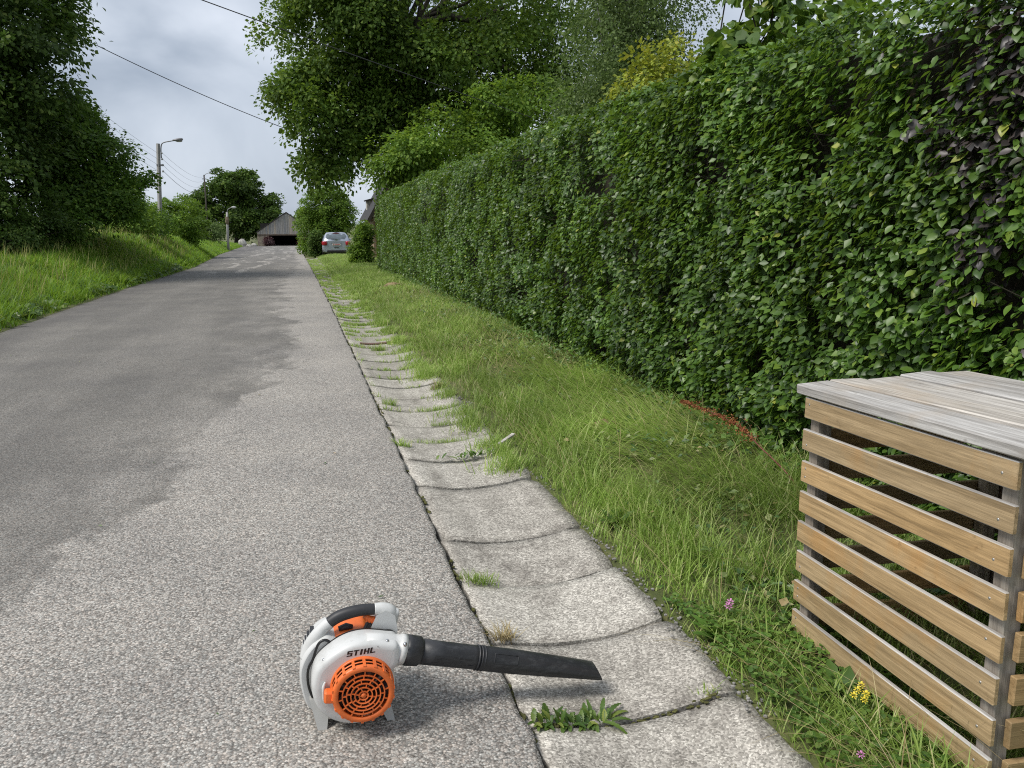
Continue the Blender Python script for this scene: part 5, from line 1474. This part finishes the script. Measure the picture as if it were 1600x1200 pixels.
# bits on the asphalt
random.seed(44); mb = MB()
for q in range(70):
    x, y = random.uniform(-3.4, .4), random.uniform(2, 20)
    a = random.uniform(0, PI); s = random.uniform(.006, .018)
    z = float(gz(y)) + .006 + .012 * math.sin(PI * (x - float(xleft(y))) / (RX - float(xleft(y)))) + .006
    mb.add([(x - s * math.cos(a), y - s * math.sin(a), z), (x + .4 * s * math.sin(a), y - .4 * s * math.cos(a), z + .005), (x + s * math.cos(a), y + s * math.sin(a), z + .002), (x - .4 * s * math.sin(a), y + .4 * s * math.cos(a), z + .004)], [(0, 1, 2, 3)])
tag(mb.build('leaf_litter', M['cutleaf']), 'few dry leaf scraps scattered on the asphalt', 'leaf litter', kind='stuff')

# ------------------------------------------------------------------ car
def build_car():
    bz = float(gz(52.5)) + .02
    root = empty('parked_car', (2.56, 52.0, bz), (0, 0, math.radians(-1.5)), label='small silver hatchback parked nose away beside the drive', cat='car')
    # stations along +Y from the rear bumper: half widths at heights
    def sec(y, ws):          # ws list of (half width, z)
        R_ = [(w_, y, z) for w_, z in ws]; Lf = [(-w_, y, z) for w_, z in reversed(ws)]
        return R_ + Lf
    st = [
        (0.02, [(.60, .30), (.74, .36), (.78, .50), (.76, .62), (.70, .70), (.66, .78), (.60, .86), (.55, .93), (.50, .945), (.0, .955)]),
        (0.00, None),
    ]
    S_ = [
        (0.03, [(.55, .26), (.74, .30), (.80, .48), (.795, .60), (.74, .72), (.69, .80), (.66, .87), (.64, .925), (.3, .94), (.0, .945)]),
        (0.14, [(.62, .20), (.83, .26), (.865, .48), (.862, .65), (.84, .78), (.80, .90), (.75, .97), (.70, 1.02), (.35, 1.05), (.0, 1.055)]),
        (0.34, [(.62, .18), (.855, .24), (.87, .48), (.87, .68), (.865, .84), (.82, .96), (.735, 1.14), (.66, 1.27), (.35, 1.33), (.0, 1.34)]),
        (0.55, [(.62, .18), (.86, .24), (.87, .48), (.87, .68), (.865, .86), (.82, .97), (.715, 1.25), (.60, 1.415), (.35, 1.445), (.0, 1.455)]),
        (1.20, [(.62, .18), (.86, .24), (.87, .48), (.87, .68), (.865, .86), (.82, .96), (.70, 1.28), (.58, 1.44), (.35, 1.462), (.0, 1.468)]),
        (2.10, [(.62, .18), (.86, .24), (.87, .48), (.87, .68), (.86, .84), (.82, .94), (.71, 1.24), (.58, 1.40), (.35, 1.425), (.0, 1.43)]),
        (2.75, [(.62, .18), (.86, .24), (.87, .48), (.87, .68), (.855, .80), (.82, .88), (.76, .96), (.68, 1.02), (.35, 1.06), (.0, 1.07)]),
        (3.45, [(.62, .18), (.85, .24), (.86, .45), (.85, .60), (.82, .70), (.76, .77), (.66, .81), (.55, .84), (.3, .86), (.0, .865)]),
        (3.92, [(.50, .24), (.66, .28), (.70, .42), (.69, .50), (.66, .56), (.60, .60), (.52, .63), (.45, .64), (.25, .65), (.0, .655)]),
    ]
    mb = MB(); mb.loft([sec(y, ws) for y, ws in S_], True, True, True)
    body = mb.build('body', M['carpaint'], root)
    # rear window as a slanted pane standing just proud of the tailgate
    def pane(pts, name, mat, th=.012, par=root):
        n = len(pts); a, b, c = Vector(pts[0]), Vector(pts[1]), Vector(pts[2])
        nr = (b - a).cross(c - b).normalized() * th
        mb = MB(); mb.add([Vector(p) + nr for p in pts] + [Vector(p) - nr for p in pts], [tuple(range(n)), tuple(range(2*n-1, n-1, -1))] + [(i, n + i, n + (i+1) % n, (i+1) % n) for i in range(n)])
        return mb.build(name, mat, par)
    rows = [(.105, 1.035, .665), (.19, 1.165, .65), (.285, 1.295, .615), (.415, 1.395, .545)]
    mb = MB(); rings = []
    for (y, z, hw) in rows:
        rings.append([(hw * q, y + .05 * abs(q) ** 3, z - .015 * abs(q) ** 3) for q in (-1, -.8, -.4, 0, .4, .8, 1)])
    mb.loft(rings, False, False, True); mb.loft([[(p[0], p[1] + .03, p[2] - .03) for p in r] for r in rings][::-1], False, False, True)
    rw = mb.build('rear_window', M['carglass'], root)
    MB().tube([(.02, .085, 1.05), (-.34, .095, 1.075)], .013, 6).build('wiper', M['carblack'], rw)
    MB().box((0, .40, 1.41), (.42, .05, .02), None, .004).build('brake_light', M['taillight'], root)
    for s in (-1, 1):
        mb = MB(); rings = []
        for (z, o_) in ((.665, 0), (.72, .012), (.80, .02), (.875, .012), (.91, 0)):
            rings.append([(s * (.58 - o_), .012 - o_, z), (s * .74, .0 - o_, z), (s * (.845 + o_), .085, z), (s * (.885 + o_), .20, z), (s * .80, .22, z), (s * .60, .12, z)])
        mb.loft(rings, True, True, True)
        mb.build('tail_light', M['taillight'], root)
        pane([(s * .845, .62, .95), (s * .86, 1.35, .93), (s * .745, 1.35, 1.28), (s * .755, .75, 1.25)], 'side_window', M['carglass'], .012)
        pane([(s * .86, 1.45, .93), (s * .862, 2.35, .90), (s * .765, 1.95, 1.22), (s * .745, 1.45, 1.28)], 'side_window', M['carglass'], .012)
        MB().box((s * .95, 2.25, .98), (.16, .10, .11), None, .03).build('wing_mirror', M['carpaint'], root)
        for y in (.62, 3.15):
            whl = empty('wheel', (s * .78, y, .30)); whl.parent = root
            MB().lathe([(.19, -.095), (.27, -.10), (.30, -.08), (.305, 0), (.30, .08), (.27, .10), (.19, .095), (.19, -.095)], (0, 0, 0), 'X', 22).build('tyre', M['carblack'], whl)
            MB().lathe([(.0001, s * .07), (.06, s * .085), (.17, s * .08), (.195, s * .06), (.195, -s * .06)], (0, 0, 0), 'X', 18).build('rim', M['rim'], whl)
            MB().box((s * .70, y, .36), (.30, .78, .36), None, .08).build('wheel_arch', M['carblack'], root)
    pl = MB().box((0, .012, .715), (.52, .02, .115), None, .004).build('number_plate', M['plate'], root)
    mb = MB()
    for q in range(7):
        mb.box((-.19 + .062 * q, .0005, .715), (.034 if q != 1 else .014, .003, .07))
    mb.build('plate_characters', M['platered'], pl)
    MB().box((0, .020, .80), (.60, .03, .03), None, .006).build('plate_light_bar', M['carblack'], root)
    MB().box((0, .018, .545), (.30, .02, .035), None, .006).build('bumper_slot', M['carblack'], root)
    MB().box((0, .05, .30), (1.20, .08, .15), None, .03).build('lower_bumper', M['carblack'], root)
    MB().box((0, 1.9, .20), (1.3, 3.4, .10)).build('underbody', M['carblack'], root)
build_car()

# ------------------------------------------------------------------ barn
def build_barn():
    Y = 116.0; g = float(gz(Y)) - .02
    root = empty('barn', (-1.0, Y, g), label='low barn with grey boarded gable and wide dark opening at the road end', cat='barn')
    xl, xr, xa = -3.8, 3.8, .15; ez, rz = 1.86, 4.50
    def gable(x):
        return ez + (rz - ez) * (1 - abs(x - xa) / (xa - xl if x < xa else xr - xa))
    n = 34; wv = (xr - xl) / n; random.seed(9)
    for i in range(n):
        x0 = xl + i * wv + .006; x1 = x0 + wv - .012; yy = random.uniform(-.03, 0)
        zb = ez - .25 + random.uniform(-.03, .02); t0, t1 = gable(x0) - .03, gable(x1) - .03
        mb = MB(); V = [(x0, yy, zb), (x1, yy, zb), (x1, yy, t1), (x0, yy, t0), (x0, yy + .03, zb), (x1, yy + .03, zb), (x1, yy + .03, t1), (x0, yy + .03, t0)]
        mb.add(V, [(0, 1, 2, 3), (5, 4, 7, 6), (0, 4, 5, 1), (1, 5, 6, 2), (2, 6, 7, 3), (3, 7, 4, 0)]).build('board', M['barnboard'], root)
    MB().box((0, .05, ez - .34), (xr - xl, .22, .16)).build('lintel', M['darkwood'], root)
    MB().box((xl + .75, .2, (ez - .45) / 2), (1.5, .4, ez - .45)).build('wall_pier', M['rubble'], root)
    MB().box((xr - .5, .2, (ez - .45) / 2), (1.0, .4, ez - .45)).build('wall_pier', M['rubble'], root)
    MB().box((xl + .2, 6.5, ez / 2), (.35, 12, ez)).build('side_wall', M['rubble'], root)
    MB().box((xr - .2, 6.5, ez / 2), (.35, 12, ez)).build('side_wall', M['rubble'], root)
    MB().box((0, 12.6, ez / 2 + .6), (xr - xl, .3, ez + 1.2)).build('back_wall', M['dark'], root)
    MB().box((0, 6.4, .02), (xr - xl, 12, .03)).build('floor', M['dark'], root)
    for (xe, s) in ((xl - .15, -1), (xr + .15, 1)):
        mb = MB(); z0 = ez - .06; V = [(xe, -.15, z0), (xa, -.15, rz + .02), (xa, 12.8, rz + .02), (xe, 12.8, z0)]
        V += [(p[0], p[1], p[2] + .09) for p in V]
        mb.add(V, [(0, 1, 2, 3), (4, 7, 6, 5), (0, 4, 5, 1), (1, 5, 6, 2), (2, 6, 7, 3), (3, 7, 4, 0)]).build('roof', M['slate'], root)
build_barn()

# ------------------------------------------------------------------ brick house behind the hedge end
def build_house():
    Y = 41.0
    g = -.38
    root = empty('brick_house', (6.30, Y, g), label='brown brick house with steep dark roof behind the hedge end', cat='house')
    xl, xr, ez, rz = -2.45, 2.45, 2.3, 6.5
    mb = MB(); V = [(xl, 0, 0), (xr, 0, 0), (xr, 0, ez), (0, 0, rz), (xl, 0, ez)]; n = 5
    V += [(p[0], 5, p[2]) for p in V]
    mb.add(V, [(0, 1, 2, 3, 4), (9, 8, 7, 6, 5)] + [(i, 5 + i, 5 + (i+1) % 5, (i+1) % 5) for i in range(5)]).build('wall', M['brick'], root)
    for s in (-1, 1):
        e_ = Vector((s * (2.45 + .18), 0, ez - .31)); r = Vector((0, 0, rz + .02)); nr = Vector((s * .86, 0, .5)) * .10
        mb = MB(); V = [e_, r, r + nr, e_ + nr]; V = [(p.x, -.25, p.z) for p in V] + [(p.x, 5.3, p.z) for p in V]
        rf = mb.add(V, [(0, 1, 2, 3), (7, 6, 5, 4), (0, 4, 5, 1), (1, 5, 6, 2), (2, 6, 7, 3), (3, 7, 4, 0)]).build('roof', M['slate'], root)
        mb = MB(); V = [e_ - nr * .3, r - nr * .3, r + nr * 1.35, e_ + nr * 1.35]; V = [(p.x, -.33, p.z) for p in V] + [(p.x, -.255, p.z) for p in V]
        mb.add(V, [(0, 1, 2, 3), (7, 6, 5, 4), (0, 4, 5, 1), (1, 5, 6, 2), (2, 6, 7, 3), (3, 7, 4, 0)]).build('barge_board', M['barge'], root)
    MB().tube([(xl - .33, -.2, ez - .55), (xl - .33, 5.2, ez - .55)], .07, 8).build('gutter_pipe', M['barge'], root)
    MB().tube([(xl + .18, -.06, ez - .1), (xl + .18, -.06, .1)], .045, 8).build('downpipe', M['barge'], root)
    dm = MB().box((xl + .35, 4.0, ez + .45), (.6, .8, .7)).build('dormer', M['stone'], root)
    MB().box((xl + .35, 4.0, ez + .86), (.8, 1.0, .07), Matrix.Rotation(-.25, 3, 'Y')).build('dormer_roof', M['slate'], dm)
    wd = MB().box((.3, -.03, 1.3), (1.0, .08, 1.1)).build('window', M['barge'], root)
    MB().box((.3, -.075, 1.3), (.85, .02, .95)).build('pane', M['carglass'], wd)
build_house()

# ------------------------------------------------------------------ street lamp, posts and cables
def build_lamp():
    x, y = -6.62, 45.0; z = float(terrain(np.array([x]), np.array([y]))[0]) - .1
    root = empty('street_lamp', (x, y, z), (0, 0, 0), label='tall grey concrete lamp pole with one curved arm above the bank', cat='street lamp')
    top = 5.42 - z; tx = .26
    MB().tube([(0, 0, 0), (tx * .5, 0, top * .5), (tx, 0, top)], [.12, .105, .09], 4, True, False).build('pole', M['galv'], root)
    arm = smooth_poly([(tx + .1, 0, top - .7), (tx + .12, 0, top - .2), (tx + .22, -.02, top + .03), (tx + .55, -.05, top + .12), (tx + .80, -.08, top + .16)], 4, False)
    MB().tube(arm, .03, 6).build('arm', M['lamp_metal'], root)
    hd = MB().loft([[(tx + .70 + .5 * t, -.09 + w_ * math.cos(a), top + .17 + .06 * t + h * math.sin(a)) for a in [2 * PI * q / 10 for q in range(10)]] for t, w_, h in ((0, .03, .03), (.25, .09, .06), (.6, .12, .085), (.9, .09, .07), (1, .02, .03))], True, True).build('lamp_head', M['lamp_metal'], root)
    MB().blob((tx + 1.0, -.09, top + .135), (.17, .08, .05), 10, 6, 0, 1).build('bowl', M['lampglass'], hd)
    for q in range(4):
        MB().lathe([(.0001, -.05), (.045, -.05), (.045, .02), (.02, .06)], (tx + .13, -.02, top - .45 - .30 * q), 'Z', 8).build('insulator', M['lampglass'], root)
    MB().box((tx + .02, -.02, top - 1.05), (.34, .10, .08)).build('bracket', M['lamp_metal'], root)
    return Vector((x + tx + .13, y, z + top))
lamp_top = build_lamp()
def build_short_post():
    x, y = -5.6, 75.0; z = float(terrain(np.array([x]), np.array([y]))[0]) - .1
    root = empty('lamp_post', (x, y, z), label='short brown post with small bent lamp beside the bank end', cat='lamp post')
    h = 2.45 - z
    MB().tube([(0, 0, 0), (.05, 0, h * .6), (.10, 0, h)], [.11, .10, .09], 8).build('post', M['galv'], root)
    tag(MB().blob((.07, 0, h * .78), (.15, .14, .5), 9, 7, .3, 2).build('creeper', M['postrust'], root), None)
    MB().tube(smooth_poly([(.10, 0, h - .05), (.18, 0, h + .22), (.4, -.03, h + .36), (.58, -.03, h + .42)], 4, False), .035, 6).build('arm', M['lamp_metal'], root)
    MB().blob((.68, -.03, h + .42), (.22, .12, .10), 9, 6, .03, 5).build('lamp_head', M['lampglass'], root)
build_short_post()
def build_far_pole():
    x, y = -10.5, 110.0; z = float(terrain(np.array([x]), np.array([y]))[0]) - .1
    root = empty('utility_pole', (x, y, z), label='distant utility pole in front of the round dark tree', cat='utility pole')
    h = 7.5 - z
    MB().tube([(0, 0, 0), (0, 0, h)], [.10, .08], 8).build('pole', M['bark'], root)
    MB().tube(smooth_poly([(0, 0, h - .3), (.2, 0, h + .1), (.9, -.1, h + .3)], 4, False), .035, 6).build('arm', M['lamp_metal'], root)
    MB().box((0, -.1, h - .5), (.5, .1, .1)).build('crossarm', M['lamp_metal'], root)
    return Vector((x, y - .1, z + h))
far_top = build_far_pole()
def cable(a, b, sag, r, label, group='overhead cables'):
    a, b = Vector(a), Vector(b); pts = []
    for i in range(25):
        t = i / 24; p = a.lerp(b, t); p.z -= sag * 4 * t * (1 - t); pts.append(p - a)
    o = MB().tube(pts, r, 5).build('cable', M['wire']); o.location = a
    tag(o, label, 'cable', group)
for q in range(4):
    a = lamp_top + Vector((0, 0, -.42 - .30 * q)); b = far_top + Vector((0, 0, -.2 - .45 * q))
    cable(a, b, .5 + .12 * q,   .006 if q < 3 else .011, ['topmost thin wire running from lamp pole to the distant pole', 'second thin wire from the lamp pole to the distant pole', 'third thin wire from the lamp pole to the distant pole', 'lowest and thickest wire from lamp pole to the distant pole'][q])
    c = lamp_top + Vector((-.25, 0, -.42 - .30 * q)); d_ = Vector((-9.4, 20, 9.2 - .3 * q))
    cable(c, d_, .4, .005, ['topmost wire from the lamp pole into the left tree', 'second wire from the lamp pole into the left tree', 'third wire from the lamp pole into the left tree', 'lowest wire from the lamp pole into the left tree'][q])
CAB = {}
cable((-5.9, 28, 6.95), (3.6, 34, 4.0), .28, .013, 'single cable crossing the open sky between both big trees')
cable((-2.555, 10, 4.39), (5.9, 20, 4.05), .03, .0075, 'black cable running from the top edge across the lime and hazel leaves')
